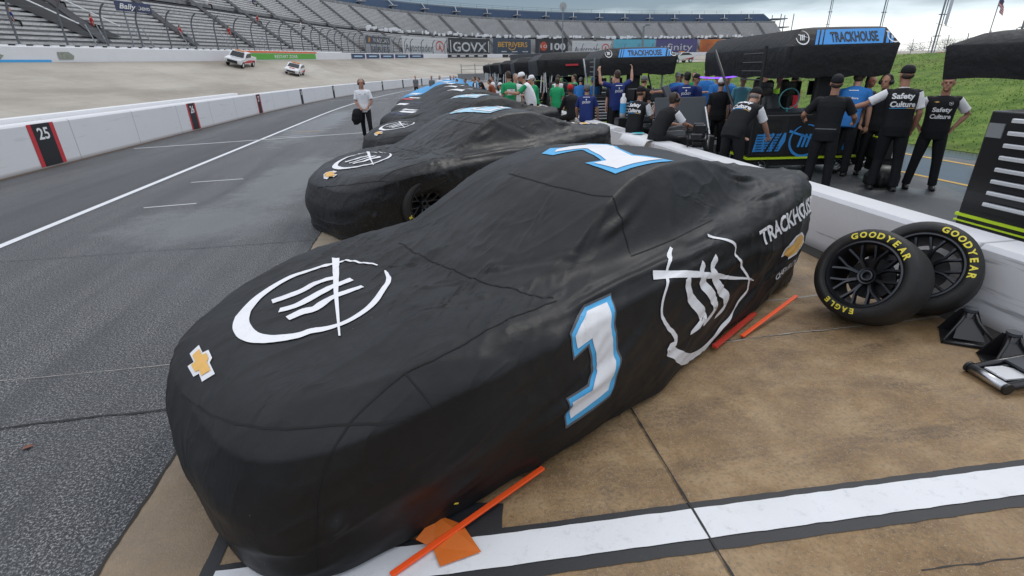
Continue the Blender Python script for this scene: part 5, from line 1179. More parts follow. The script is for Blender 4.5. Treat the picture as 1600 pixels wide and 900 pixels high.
# ================================================================= layout
SQ = lambda a, z, b=1.0: (a, z * SC_ - b * SS_)
TH_QUAD = (SQ(3.47, .795), SQ(3.55, .655), SQ(4.66, .845, .97), SQ(4.80, .69, .98)); CHEV_QUAD = (SQ(4.05, .285), SQ(4.075, .235), SQ(4.60, .345), SQ(4.60, .28)); BOWQ = (4.31, .47 * SC_ - SS_, .50, .155, .35)
CARG = 'race cars parked on pit road under covers'
main = make_main_car((.83, 3.365))
# ---- second team car: wetter cover pulled up over its left front wheel
def arch_lift(A, B): return .42 * np.exp(-((A - 1.02) / .30)**4) * (B > 0)
def car_mesh(n, m, seed, lift=None): return cover_mesh('cover', n, m, seed, FOLDS_NEAR, 1.15, lift)
def place_car(me, loc, label, m=CLOTH, ang=CAR_ANG, wheels=False, marks=None):
    root = empty('race_car', (*loc, 0), ang, label, 'race car', CARG)
    o = link('cover', me, m, root, True); b = cloth_bvh(me); marks and marks(o, b)
    if wheels:
        for a in (1.0, 3.9):
            for s in (-1, 1):
                M = Matrix.Translation((a - CL / 2, s * .755, .357)) @ Matrix.Rotation(rad(90) * (-s), 4, 'X'); M = M @ Matrix.Rotation(rad(150), 4, 'Z'); make_wheel('wheel', M, root)
    return root
def team_marks(num=True, tail=True, side=True):
    def f(o, b):
        D = TOPD; n = len(D['hood_ring']); w = [.012, .016, .018, .026, .03, .034, .042, .052, .062, .072, .078, .078, .07, .062, .055, .05, .046, .044, .042, .04, .036, .032, .028, .022, .01][:n]
        drape('logo', join2d(ribbon2d(neg(D['hood_ring']), w), poly2d(neg(D['hood_cross'])), *[ribbon2d(neg(D[k]), .052) for k in ('hb1', 'hb2', 'hb3')]), b, TOPM_N, WHITEC, o, .008, .04)
        c = (.24, .07); drape('emblem', poly2d(bowtie(c[0], c[1], .30, .14, .1, rad(90))), b, TOPM_N, WHITEC, o, .008, .04); drape('emblem', poly2d(bowtie(c[0], c[1], .25, .09, .1, rad(90))), b, TOPM_N, GOLDC, o, .012, .04)
        if num:
            o1 = [(2.38, .32), (2.95, .42), (3.12, -.30), (2.55, -.44)]; drape('number', poly2d(o1), b, TOPM_N, PALEC, o, .008, .05)
            drape('number', ribbon2d([(2.45, .30), (2.92, .36), (3.03, .04), (2.98, -.27), (2.62, -.35), (2.58, 0), (2.92, .03)], .085), b, TOPM_N, WHITEC, o, .013, .05)
        if tail: drape('emblem', poly2d(bowtie(4.72, -.45, .26, .55, 0, 0)), b, TOPM_N, WHITEC, o, .008, .04); drape('emblem', poly2d(bowtie(4.72, -.45, .19, .48, 0, 0)), b, TOPM_N, GOLDC, o, .012, .04)
        car_seams(o, b, False)
    return f
place_car(car_mesh(260, 190, 11., arch_lift), (.55, 7.93), 'second covered race car with wet fabric, round white hood logo and one front wheel showing', WETCLOTH, wheels=True, marks=team_marks())
med = car_mesh(160, 120, 23.)
place_car(med, (.76, 12.55), 'third covered race car with white round hood logo and pale blue roof number', CLOTH, marks=team_marks())
def white_marks(nose, roof):
    def f(o, b):
        for g, m in nose: drape('lettering', g, b, TOPM_N, m, o, .010, .06)
        for g, m in roof: drape('number', g, b, TOPM_N, m, o, .010, .06)
    return f
T = lambda t, w, h, x, y: text2d(t, w, h, x, y, rad(-90), bold=.03)
bar = lambda x0, x1, y0, y1: poly2d([(x0, y0), (x1, y0 + .05), (x1, y1), (x0, y1 - .05)])
place_car(med, (.76, 16.9), 'covered race car with blue script and a white bar on its hood', CLOTH, marks=white_marks([(T('FORD', .9, .2, .45, .05), NAVY), (bar(.62, .8, -.45, .35), WHITEC), (bar(.9, 1.05, -.2, .6), WHITEC)], [(bar(2.5, 2.7, -.4, .4), WHITEC), (bar(2.9, 3.1, -.35, .45), WHITEC)]))
place_car(med, (.80, 21.2), 'covered race car with white block mark and blue script on its nose', CLOTH, marks=white_marks([(bar(.4, .65, .0, .7), WHITEC), (T('FORD', .7, .2, .8, -.2), NAVY)], [(bar(2.5, 2.65, -.4, .4), WHITEC), (bar(2.85, 3.0, -.4, .4), WHITEC)]))
place_car(med, (.76, 25.5), 'covered race car with red and white lettering on its nose', CLOTH, marks=white_marks([(bar(.35, .55, -.4, .5), REDP), (bar(.65, .8, -.5, .4), WHITEC)], [(bar(2.6, 2.9, -.4, .4), WHITEC)]))
BCL = cloth_mat('blue_cover_cloth'); BCL.node_tree.nodes['Principled BSDF'].inputs['Base Color'].default_value = (.05, .3, .6, 1)
for l in list(BCL.node_tree.links):
    if l.to_socket.name == 'Base Color': BCL.node_tree.links.remove(l)
low = car_mesh(90, 70, 31.)
place_car(low, (.80, 30.), 'bright blue covered race car far down the row', BCL, marks=white_marks([(bar(.5, .9, -.3, .5), WHITEC)], [(bar(2.5, 3.0, -.4, .4), WHITEC)]))
for i, (y, lab) in enumerate(((34.6, 'dark covered race car just beyond the bright blue one'), (39.2, 'far dark covered race car with a white roof mark'), (44, 'last covered race car seen at the end of the row'))):
    place_car(low, (.85 + bend(y), y), lab, CLOTH, marks=white_marks([], [(bar(2.5, 2.9, -.4, .4), WHITEC)]) if i == 1 else None)

# ---- tyres, jack, stands, marker sticks
loose_tyre((3.235, 3.09, .36), (-.86, -.32, .42), 'race tyre with yellow lettering and ten-spoke grey rim, leaning in front of its twin', -8)
loose_tyre((3.74, 3.14, .37), (-.74, -.48, .46), 'race tyre behind its twin, resting against the white pit wall', -52)
jack_stand((3.72, 2.66), rad(-35), 'black steel stand with open frame nearest the loose tyres'); jack_stand((3.66, 2.30), rad(-28), 'black steel stand with open frame beside the racing jack')
floor_jack((3.33, 2.18), rad(-4))
stick((-.32, 1.47, .015), (.41, 1.91, .05), 'orange marker stick under the front corner of the nearest cover'); stick((2.16, 2.99, .02), (2.89, 3.40, .10), 'orange marker stick lying beside the rear wheel of the nearest car', .03)
m = MB(); V, F = poly2d([(-.22, 1.60), (-.13, 1.72), (-.015, 1.67), (.055, 1.515), (-.12, 1.475), (-.15, 1.57)]); m.add([(x, y, .020 + (.03 if i in (0, 1) else 0)) for i, (x, y) in enumerate(V)], F); tag(m.build('duct_tape', PO), 'orange tape stuck to the ground at the end of the white boundary line', 'tape')
m = MB(); m.box((0, 0, .012), (.72, .035, .02), Matrix.Rotation(rad(31), 3, 'Z')); o = m.build('splitter_edge', mat('red_splitter', (.6, .05, .03), .4), main); o.location = main.matrix_world.inverted() @ Vector((0, 0, 0)) if False else (.92, -1.0, .03); o.rotation_euler = (0, 0, rad(-30))
m = MB(); m.add([(-5.23 + .012, 3.16, .008), (-5.20, 3.13, .02), (-5.16, 3.17, .012), (-5.21, 3.19, .008)], [(0, 1, 2, 3)])
tag(m.build('leaf', mat('dry_leaf', (.20, .07, .04), .8)), 'small dry brown leaf lying on the asphalt', 'leaf'); COL.objects['leaf'].location = (2.78, -.52, 0)

# ---- pit carts
pit_cart((5.6, 8.5), rad(-9), 'pit cart with blue stripes, round blue logo and large lettered canopy', hero=True, seed=2, coff=(.38, -.14), Lc=4.0, cw=1.77)
pit_cart((4.95, 15.9), rad(-8), 'pit cart with number 99 panel under a smaller lettered canopy', '99', seed=3, W_=2.2, coff=(.2, -.1))
for i, (x, y, lab) in enumerate(((4.85, 21.5, 'third pit cart in the row, plain black canopy'), (4.9, 27.5, 'fourth pit cart in the row, under a plain black canopy'), (5.0, 33.5, 'fifth pit cart, beyond the crew in green shirts'), (5.1, 40, 'far pit cart, second from the end of the row'), (5.3, 47, 'farthest pit cart, at the end of the row'))):
    r = pit_cart((x, y), rad(-6), lab, seed=5 + i, W_=2.6, cano=False); canopy(r, 3.0, 4.4, 1.62, 2.2, 2.46 - .03 * i, False, (-.5, -.2), seed=7 + i)
    m = MB(); m.box((.9, -.24, 2.0), (.5, .02, .07)); m.build('red_label', REDP, r); 
    m = MB()
    for a, b_ in ((-.35, .2), (-.1, -.15), (.05, .25), (-.2, 0)): m.tube([(a, -.15, 1.0), (a + b_ * .5, -.12, 2.15)], .022, 5)
    m.build('strut', ALU, r)
# canopy over the tool chest at the right edge
r = empty('canopy_stand', (6.15, 5.75, 0), rad(2), 'plain black canopy at the right edge above the tool chest', 'canopy'); canopy(r, 2.2, 4.6, 1.66, 2.02, 2.16, False, (0, -4.6), seed=12)
for x, y in ((.1, -1.9), (2.1, -.1), (2.1, -4.5)): m = MB(); m.tube([(x, y, 0), (x, y, 2.0)], .03, 8); m.build('pole', BLK, r)
tool_chest((4.88, 3.95), rad(1))
# ---- open-lid equipment boxes in front of the carts
def lid_box(loc, rz, sc, label, prop=True):
    root = empty('open_equipment_case', (*loc, 0), rz, label, 'equipment case', 'black equipment cases with raised lids'); root.scale = (sc, sc, sc); m = MB(); m.box((0, 0, .40), (1.0, .6, .5), bev=.02); m.build('case', BLK, root)
    m = MB(); m.box((0, .42, .98), (1.02, .04, .72), Matrix.Rotation(rad(-28), 3, 'X'), bev=.015); m.build('lid', DGREY, root)
    m = MB(); m.tube([(.45, -.1, .66), (.46, .40, 1.12)], .014, 6); m.build('prop_rod', ALU, root); m = MB(); m.box((-.2, -.05, .68), (.35, .2, .10)); m.tube([(-.5, .1, .7), (-.1, -.1, .82), (.3, .1, .7)], .03, 8); m.build('contents', GREYM, root); return root
lid_box((4.85, 9.5), rad(-12), 1.0, 'black equipment case with dark grey lid raised, beside the seated crew'); lid_box((5.6, 10.6), rad(60), 1.15, 'larger black equipment case with its lid propped high')
# generator case and bag at the foot of the hero cart
r = empty('equipment_case', (7.75, 7.85, 0), rad(-15), 'black wheeled case with neon edge standing right of the blue striped cart', 'equipment case'); m = MB(); m.box((0, 0, .48), (.42, .5, .36), bev=.03); m.build('case', BLK, r); m = MB(); m.box((0, 0, .67), (.38, .44, .02)); m.build('edge_strip', NEON, r); m = MB(); m.box((.08, -.256, .40), (.16, .012, .10)); m.build('label_plate', WHITE, r); m = MB(); m.box((0, 0, .2), (.3, .4, .2)); m.build('stand', BLK, r)
r = empty('canvas_bag', (7.15, 7.15, 0), rad(10), 'dark rounded bag on the wet asphalt behind the man in black', 'bag'); m = MB(); ellipsoid(m, (0, 0, .17), (.24, .22, .17)); m.box((0, 0, .12), (.44, .36, .22), bev=.06); link('bag', remesh(m, .02, 'bag', 3), BLK, r, True)
# pushchair-like rolling cart behind the pair
r = empty('tyre_trolley', (7.95, 8.3, 0), rad(20), 'black rolling trolley with spoked wheels behind the two men', 'trolley'); small_wheel(r, -.25, 0, .30, .22, .05, 'Y', 8); small_wheel(r, .55, .1, .13, .13, .06, 'Y', 5); m = MB(); m.tube([(-.25, .05, .3), (.05, .05, .75), (.3, .05, 1.25), (.45, .05, 1.35), (.5, .05, 1.1)], .018, 6); m.tube([(.55, .1, .13), (.3, .08, .6), (.05, .05, .75)], .016, 6); m.build('frame', BLK, r, True); m = MB(); m.box((.28, .05, .55), (.34, .3, .34), bev=.04); m.build('bin', BLK, r)
# small things by the wall and on the carts
r = empty('towel', (4.2, 9.9, .585), 0, 'white towel with a cyan print draped over the pit wall', 'towel'); P = np.zeros((14, 20, 3))
for i in range(14):
    for j in range(20): x = (i / 13 - .5) * .62; P[i, j] = (x, (j / 19 - .5) * 1.3, .012 + .03 * abs(mnoise.noise(Vector((x * 5, j * .4, 2)))) - max(0, abs(x) - .21) * 1.6)
o = link('cloth', grid_mesh('cloth', P), WHITE, r, True); o.modifiers.new('t', 'SOLIDIFY').thickness = .006; flat_decal('print', poly2d([(.12 * math.cos(t) * (1 + .3 * math.sin(3 * t)), .12 * math.sin(t)) for t in np.linspace(0, 6.28, 20)[:-1]]), Matrix.Translation((0, .3, .045)), mat('cyan_print', (.05, .55, .62), .5), r)
r = empty('fuel_bottle', (5.75, 14.1, 0), 0, 'red round container under a green strap beside the 99 cart', 'container'); m = MB(); ellipsoid(m, (0, 0, 1.05), (.12, .12, .13)); m.build('bottle', C_RED, r, True); m = MB(); m.box((.12, 0, 1.35), (.14, .05, .7)); m.build('strap', mat('lime_strap', (.40, .60, .06), .5), r); m = MB(); m.tube([(0, 0, 0), (0, 0, 1.0)], .03, 6); m.build('stand', BLK, r)
r = empty('spray_bottle', (4.62, 12.3, 0), 0, 'white and blue bottle standing behind the crouching crewman', 'bottle'); m = MB(); m.lathe([(.001, .75), (.07, .75), (.07, 1.18), (.03, 1.24), (.03, 1.30), (.001, 1.30)], 16); m.build('body', WHITE, r, True); m = MB(); m.lathe([(.072, .85), (.072, 1.08)], 16); m.build('label_band', BLUEP, r, True); m = MB(); m.box((0, 0, .37), (.3, .3, .74)); m.build('stand', BLK, r)
m = MB(); m.tube([(.15, .12, 2.05 - .03 * 0)] + [(.15 + i * .12, .12 + .01 * math.sin(i), 1.62 - .02 * math.sin(i * .8)) for i in range(14)], .010, 6)
PUR = mat('purple_led_strip', (.1, .03, .5), .4, emis=((.28, .10, 1.0), 1.6)); rc = [o for o in COL.objects if o.name == 'pit_cart'][0]; m = MB(); m.tube([(.1 + i * .13, 3.25 + .03 * math.sin(i), 1.62 - .025 * math.sin(i * .5)) for i in range(15)], .016, 6); m.build('led_strip', PUR, rc, True)

# ================================================================= the people
def walker_extras(root, k):
    w = k['arms'][1][2]; m = MB(); rnd = random.Random(2); rings = []
    for i, (z, a, b_) in enumerate(((.92, .07, .05), (.86, .13, .07), (.74, .16, .09), (.60, .17, .08), (.50, .12, .07), (.44, .05, .03))): rings.append((Vector((.20 + .02 * i, .20 + .01 * math.sin(i), z * k['s'])), Vector((1, .2, 0)), Vector((-.2, 1, 0)), a, b_))
    loft(m, rings); o = link('jacket', remesh(m, .014, 'jacket', 2), C_BLACK, root, True)
    for v in o.data.vertices: v.co += Vector((1, .5, 0)) * .03 * mnoise.noise(v.co * 9)
person((-2.02, 17.1), 182, 'man in a white polo and black trousers with headphones, walking down the pit lane', 1.74, lean=3, head=(0, -4), aL=((-.25, .1, -1), (.55, .45, -.75)), aR=((.22, .05, -1), (-.45, .55, -.70)), lL=((-.05, .25, -1), (-.02, .05, -1)), lR=((.05, -.10, -1), (.02, -.35, -1)), skin=1, shirt=C_WHITE, pants=C_BLACK, hair=GREYHAIR, headset=mat('dark_red_ear_cup', (.10, .02, .02), .4), vox=.010, curl=.8, front=[(poly2d([(.06, .05), (.10, .05), (.10, .07), (.06, .07)]), C_GREY), (poly2d([(-.10, .05), (-.05, .05), (-.05, .06), (-.10, .06)]), C_GREY)], extras=walker_extras)
# pair and their companion
person((6.93, 6.92), -32, 'man in cap and black shirt with white sleeves, back turned, reaching out his left arm', 1.80, lean=6, side=-2, head=(15, -8), aL=((-.85, .15, -.55), (-.9, .10, -.32)), aR=((.28, -.18, -1), (-.05, .35, -.9)), lL=((-.02, .12, -1), (-.08, -.10, -1)), lR=((.10, -.02, -1), (.05, -.12, -1)), skin=1, shirt=C_BLACK, sleeve=C_WHITE, cap=C_BLACK, vox=.009, back=safety_back(), belly=1.08)
person((7.55, 6.85), 140, 'man facing the camera in a black team shirt with his hands on his hips', 1.66, lean=-2, head=(-10, 0), aL=((-.66, -.25, -.75), (.42, .20, -.62)), aR=((.70, -.25, -.72), (-.42, .20, -.60)), lL=((-.12, .03, -1), (-.08, 0, -1)), lR=((.12, .05, -1), (.10, -.02, -1)), skin=1, shirt=C_BLACK, sleeve=C_WHITE, hair=HAIRM, vox=.009, belly=1.1, front=[(g, m_) for g, m_ in ((join2d(text2d('Safety', .24, .065, 0, -.02, bold=.035), text2d('Culture', .26, .065, .0, -.12, bold=.035)), C_WHITE), (poly2d(bowtie(-.09, .09, .06, .022)), GOLD), (circle_logo(.09, .07, .025), C_WHITE))])
person((7.62, 8.0), 130, 'person with white sleeves mostly hidden behind the man reaching out', 1.66, lean=3, head=(-20, 0), aL=((-.3, .1, -1), (.1, .5, -.8)), aR=((.3, .1, -1), (-.1, .6, -.7)), skin=1, shirt=C_BLACK, sleeve=C_WHITE, hair=HAIRM, headset=BLK, vox=.014)
person((5.92, 7.10), -42, 'man dressed all in black, back turned, in front of the blue striped cart', 1.70, lean=4, head=(10, -15), aL=((-.62, .15, -.75), (-.05, .8, -.25)), aR=((.5, .2, -.8), (.05, .8, -.3)), lL=((-.06, .02, -1), (-.04, -.03, -1)), lR=((.10, .02, -1), (.05, -.03, -1)), skin=1, shirt=C_BLACK, cap=C_BLACK, vox=.010, belly=1.05, back=[(poly2d([(-.15, -.30), (.13, -.30), (.13, -.285), (-.15, -.285)]), C_GREY)])
person((7.10, 8.1), -52, 'man in a bright blue shirt bending under the large lettered canopy', 1.80, lean=26, head=(0, -15), aL=((-.3, .5, -.9), (0, .5, -.8)), aR=((.28, .05, -1), (.05, .12, -1)), skin=0, shirt=C_BLUE, pants=C_BLACK, hair=HAIRM, vox=.011, back=[(text2d('SafetyCulture', .26, .035, -.03, -.05, bold=.03), C_WHITE), (poly2d([(-.07, .07), (.07, .07), (.07, .085), (-.07, .085)]), C_WHITE)])
def helmet_extra(root, k):
    m = MB(); ellipsoid(m, k['arms'][1][2] + Vector((0, .12, .02)), (.13, .16, .12)); h_ = m.build('helmet', C_RED, root, True); m = MB(); ellipsoid(m, k['arms'][1][2] + Vector((0, .19, .0)), (.11, .11, .05)); m.build('visor', GLASS, h_, True)
person((8.15, 9.0), 190, 'crew member in black carrying a red and black helmet behind the man in blue', 1.64, lean=4, head=(0, 0), aL=((-.2, .3, -.9), (.2, .9, .1)), aR=((.25, .3, -.9), (-.3, .9, .25)), skin=1, shirt=C_BLACK, hair=None, headset=C_RED, vox=.014, extras=helmet_extra)
# bending crewman and the two on the wall
person((4.72, 7.62), -62, 'crewman in black and a cap bending forward at the pit wall', 1.74, lean=56, head=(-5, -10), aL=((-.15, .45, -.9), (.1, .6, -.7)), aR=((.2, .5, -.85), (0, .6, -.7)), lL=((-.1, .1, -1), (-.02, -.15, -1)), lR=((.1, .1, -1), (.02, -.15, -1)), skin=0, shirt=C_BLACK, sleeve=C_WHITE, cap=C_BLACK, hair=GREYHAIR, vox=.010, back=safety_back())
sit = dict(lL=((-.12, .95, -.18), (0, .05, -1)), lR=((.12, .95, -.18), (0, .05, -1)))
person((4.25, 10.6), -55, 'seated crewman in black shirt and cap with his chin on his hand', 1.76, hip=.70, lean=20, head=(-10, -12), aL=((-.2, .55, -.85), (.3, .7, .7)), aR=((.30, .40, -.9), (-.25, .75, .8)), skin=1, shirt=C_BLACK, sleeve=C_WHITE, cap=C_BLACK, vox=.011, back=safety_back(), **sit)
person((4.22, 9.35), -78, 'seated crewman with brown hair and white sleeves leaning over his hands', 1.76, hip=.70, lean=40, head=(-5, -25), aL=((-.1, .55, -.85), (.25, .9, -.15)), aR=((.15, .65, -.75), (-.25, .9, -.25)), skin=1, shirt=C_BLACK, sleeve=C_WHITE, hair=HAIRM, vox=.010, headset=BLK, **sit)
person((4.15, 13.8), -20, 'seated man in a royal blue shirt beside the man in a red cap', 1.76, hip=.68, lean=14, head=(0, -30), aL=((-.3, .25, -.9), (0, .6, -.7)), aR=((.35, .15, -.9), (.1, .5, -.85)), skin=0, shirt=C_NAVY, sleeve=C_NAVY, cap=C_GREY, vox=.013, back=jockey_back(), belly=1.15, **sit)
person((4.05, 14.8), 20, 'man in a black jacket with a red cap sitting behind the covered cars', 1.74, hip=.66, lean=18, head=(-25, -25), aL=((-.2, .4, -.9), (.2, .7, -.5)), skin=2, shirt=C_BLACK, long_sleeve=True, cap=C_RED, vox=.014, **sit)
person((4.92, 13.6), 5, 'man in a royal blue shirt raising both arms to the smaller canopy', 1.80, lean=3, head=(0, 0), aL=((-.92, .1, .28), (-.05, .2, 1)), aR=((.75, .2, .35), (.1, .3, 1)), skin=0, shirt=C_NAVY, hair=HAIRM, vox=.013, back=jockey_back(), belly=1.1)
person((6.05, 12.0), -24, 'man in a royal blue shirt, back turned, left arm stretched out sideways', 1.74, lean=6, head=(20, -5), aL=((-.95, .15, -.25), (-.98, .1, -.02)), aR=((.3, .1, -1), (0, .5, -.8)), skin=1, shirt=C_NAVY, hair=mat('black_hair', (.01, .009, .008), .6), vox=.013, back=jockey_back(), belly=1.08)
# green and white crew by the wall
GW = [((2.45, 16.3), 20, 'man with short dark hair in a green shirt with a grey patch, back turned', 1.84, dict(back=[(poly2d([(-.13, -.16), (.13, -.16), (.13, .0), (-.13, .0)]), C_WHITE)] + patch_back(), lean=4, hair=HAIRM)),
      ((2.80, 17.3), 200, 'man in white and green looking towards the camera among the green shirts', 1.76, dict(sleeve=C_WHITE, shirt=C_WHITE, hair=GREYHAIR)),
      ((3.02, 15.7), 80, 'large man in a green and white shirt and white cap leaning to the left', 1.86, dict(shirt=C_WHITE, sleeve=C_GREEN, cap=C_WHITE, lean=26, belly=1.3, aL=((-.1, .7, -.7), (.1, .9, .1)), aR=((.1, .7, -.7), (-.1, .9, .1)))),
      ((3.30, 16.6), 110, 'man in a green shirt with arms folded beside the large man in the white cap', 1.72, dict(lean=10, cap=C_WHITE, aL=((-.1, .5, -.9), (.6, .7, .1)), aR=((.1, .5, -.9), (-.6, .7, .1)))),
      ((3.95, 16.4), -30, 'man in a green shirt with white sides turned away at the right of the group', 1.62, dict(lean=10, sleeve=C_GREEN)),
      ((4.75, 19.5), 10, 'man in green and white with a patch on his back, near the white struts', 1.66, dict(shirt=C_WHITE, sleeve=C_GREEN, back=patch_back()))]
for loc, yaw, lab, h, kw in GW: person(loc, yaw, lab, h, **{**dict(shirt=C_GREEN, skin=1 if h > 1.8 else 0, vox=.016), **kw})
OT = [((7.55, 15.6), 160, 'man in a blue shirt and pale cap with sunglasses, standing left of the grass', 1.68, dict(shirt=C_BLUE, cap=C_GREY)), ((8.05, 16.4), 170, 'man in blue with a dark cap just behind the one with the pale cap', 1.62, dict(shirt=C_BLUE, cap=C_BLACK)),
      ((8.25, 15.9), 140, 'dark haired man in a green shirt standing among the blue shirts', 1.66, dict(shirt=C_GREEN, hair=HAIRM)), ((7.95, 14.6), 175, 'man in a light blue shirt and white cap facing the camera', 1.76, dict(shirt=C_BLUE, cap=C_WHITE, aL=((-.2, .3, -.9), (.6, .7, .1)), aR=((.2, .3, -.9), (-.6, .7, .1)))),
      ((7.90, 13.9), 185, 'man in a blue shirt with his arms folded beside the white cap', 1.66, dict(shirt=C_BLUE, hair=HAIRM, aL=((-.2, .3, -.9), (.7, .6, .05)), aR=((.2, .3, -.9), (-.7, .6, .05)))), ((7.75, 13.1), 150, 'man in blue with a dark cap standing close to the canopy pole', 1.66, dict(shirt=C_BLUE, cap=C_BLACK)),
      ((7.55, 12.1), 170, 'person in a pale cyan shirt just right of the canopy pole', 1.64, dict(shirt=C_CYAN, hair=GREYHAIR)), ((7.30, 11.1), 10, 'person with brown hair in a beige shirt seen from behind', 1.58, dict(shirt=C_BEIGE, hair=HAIRM)),
      ((8.1, 11.5), 170, 'person in a neon green shirt in the shade of the large canopy', 1.60, dict(shirt=C_NEON, hair=HAIRM)), ((8.55, 11.6), 190, 'person in dark red behind the seat of the large pit cart', 1.58, dict(shirt=C_RED, cap=C_BLACK)), ((7.4, 10.3), 0, 'person in black with a cap working under the large canopy', 1.55, dict(shirt=C_BLACK, cap=C_BLACK)),
      ((5.6, 17.6), 10, 'man in bright blue bending between the second and third carts', 1.6, dict(shirt=C_BLUE, lean=20, cap=C_BLUE)), ((5.9, 18.3), 40, 'crewman in black in the dark under the second canopy', 1.66, dict(cap=C_BLACK)), ((6.6, 15.9), 0, 'crewman in black with a cap beside the 99 cart', 1.62, dict(cap=C_BLACK)),
      ((2.95, 24.3), 60, 'man in a rust brown shirt sitting by the far covered cars', 1.55, dict(shirt=C_BROWN, lean=25)), ((2.95, 20.4), 60, 'person in white with a white helmet crouching by the pit wall', 1.5, dict(shirt=C_WHITE, cap=C_WHITE, lean=30)), ((3.4, 19.9), 100, 'crewman in black bending beside the white helmet', 1.5, dict(lean=35)),
      ((2.40, 28.0), 90, 'far crewman with a black shirt and white sleeves near the brown shirt', 1.6, dict(sleeve=C_WHITE)), ((2.15, 30.2), 110, 'far crewman in olive green beside the row of cars', 1.5, dict(shirt=C_OLIVE, lean=10)), ((2.0, 33.), 80, 'far person in white and blue leaning forward', 1.5, dict(shirt=C_WHITE, sleeve=C_BLUE, lean=30)),
      ((1.5, 36.0), 180, 'far man in a violet shirt', 1.6, dict(shirt=C_PURPLE)), ((1.75, 36.8), 170, 'far man in a white shirt beside the violet shirt', 1.6, dict(shirt=C_WHITE)), ((.85, 38.5), 180, 'far person in white standing beyond the blue covered car', 1.62, dict(shirt=C_WHITE)), ((.3, 41), 170, 'far person in grey beyond the blue covered car', 1.6, dict(shirt=C_GREY)), ((-1.0, 46), 180, 'tiny far person in dark clothes on the edge of the pit lane', 1.6, dict(shirt=C_GREY)), ((3.1, 30.5), 100, 'far crewman in black at the wall, farthest bending figure', 1.6, dict(lean=30)), ((3.2, 26.8), 80, 'far crewman in white beside the third canopy', 1.6, dict(shirt=C_WHITE))]
for loc, yaw, lab, h, kw in OT: person(loc, yaw, lab, h, **{**dict(skin=(len(lab) % 3) % 2, vox=.018 if loc[1] < 20 else .024), **kw})
EX = [((5.35, 12.9), -60, 'crewman in black with a grey cap behind the raised case lid', 1.66, dict(cap=C_GREY)), ((5.3, 14.9), 150, 'crewman in black facing the camera beside the 99 panel', 1.64, dict(hair=HAIRM)), ((6.9, 13.2), 200, 'crewman in royal blue between the canopy and the bright blue shirts', 1.66, dict(shirt=C_NAVY, cap=C_BLACK)),
      ((5.15, 17.9), -20, 'crewman in blue with a white collar at the left end of the lettered canopy', 1.62, dict(shirt=C_BLUE, sleeve=C_BLUE, lean=25, cap=C_GREY)), ((5.5, 19.9), 60, 'person in green and white beyond the red cap', 1.66, dict(shirt=C_GREEN, sleeve=C_WHITE)), ((6.3, 10.9), -30, 'crewman in black with a white cap under the large canopy', 1.6, dict(cap=C_WHITE)),
      ((6.95, 9.9), 20, 'crewman in grey bending over the monitors of the large cart', 1.58, dict(shirt=C_GREY, lean=20, cap=C_BLACK)), ((9.0, 13.4), 180, 'person in a white shirt standing behind the light blue shirts', 1.62, dict(shirt=C_WHITE, hair=HAIRM)), ((8.75, 14.8), 190, 'man in bright blue with dark hair farther back by the grass', 1.64, dict(shirt=C_BLUE)),
      ((4.9, 22.6), 80, 'crewman in black near the third canopy struts', 1.66, dict(cap=C_BLACK)), ((4.7, 25), 200, 'crewman in red and black beyond the green shirts', 1.62, dict(shirt=C_RED, sleeve=C_BLACK)), ((4.75, 29.5), 160, 'crewman in white and black farther along the wall', 1.6, dict(sleeve=C_WHITE)), ((2.6, 26.1), 40, 'crewman in dark clothes kneeling behind the brown shirt', 1.3, dict(lean=20))]
for loc, yaw, lab, h, kw in EX: person(loc, yaw, lab, h, **{**dict(skin=(len(lab) % 3) % 2, vox=.018 if loc[1] < 20 else .024), **kw})
# equipment racks and stacked tyres behind the wall
def rack(loc, rz, lab, seed, hs=1.):
    root = empty('equipment_rack', (*loc, 0), rz, lab, 'rack', 'black equipment racks behind the pit wall'); rn = random.Random(seed); root.scale = (hs, hs, hs)
    for x in (-.5, .5):
        for y in (-.25, .25): m = MB(); m.tube([(x, y, 0), (x, y, 1.5)], .018, 6); m.build('post', BLK, root)
    for z in (.3, .75, 1.2): m = MB(); m.box((0, 0, z), (1.05, .55, .03)); m.build('shelf', CABK, root)
    for k in range(9): x = -.42 + (k % 3) * .40 + rn.uniform(-.04, .04); z = (.3, .75, 1.2)[k // 3]; h_ = rn.uniform(.12, .34); m = MB(); m.box((x, rn.uniform(-.08, .04), z + .02 + h_ / 2), (rn.uniform(.18, .32), .3, h_), bev=.02); m.build('case', rn.choice((BLK, CABK, DGREY, CABK, GREYM)), root)
    m = MB(); m.tube([(-.45, -.30, 1.3), (-.2, -.34, .9), (.1, -.32, 1.1), (.4, -.3, .6)], .018, 6); m.build('air_hose', mat('pale_hose', (.45, .45, .42), .5), root, True)
for x, y, rz, lab in ((4.95, 11.6, 60, 'black rack of cases beside the raised lids'), (5.6, 13.3, 20, 'black rack standing left of the outstretched arm'), (5.0, 18.6, 80, 'black rack behind the green shirts'), (4.9, 24.2, 85, 'black rack near the third canopy'), (6.9, 10.6, 0, 'black rack under the large canopy'), (4.6, 8.55, 65, 'black rack at the wall beside the bending crewman')): rack((x, y), rad(rz), lab, int(x * 10 + y), .6 if y < 12 else .9)
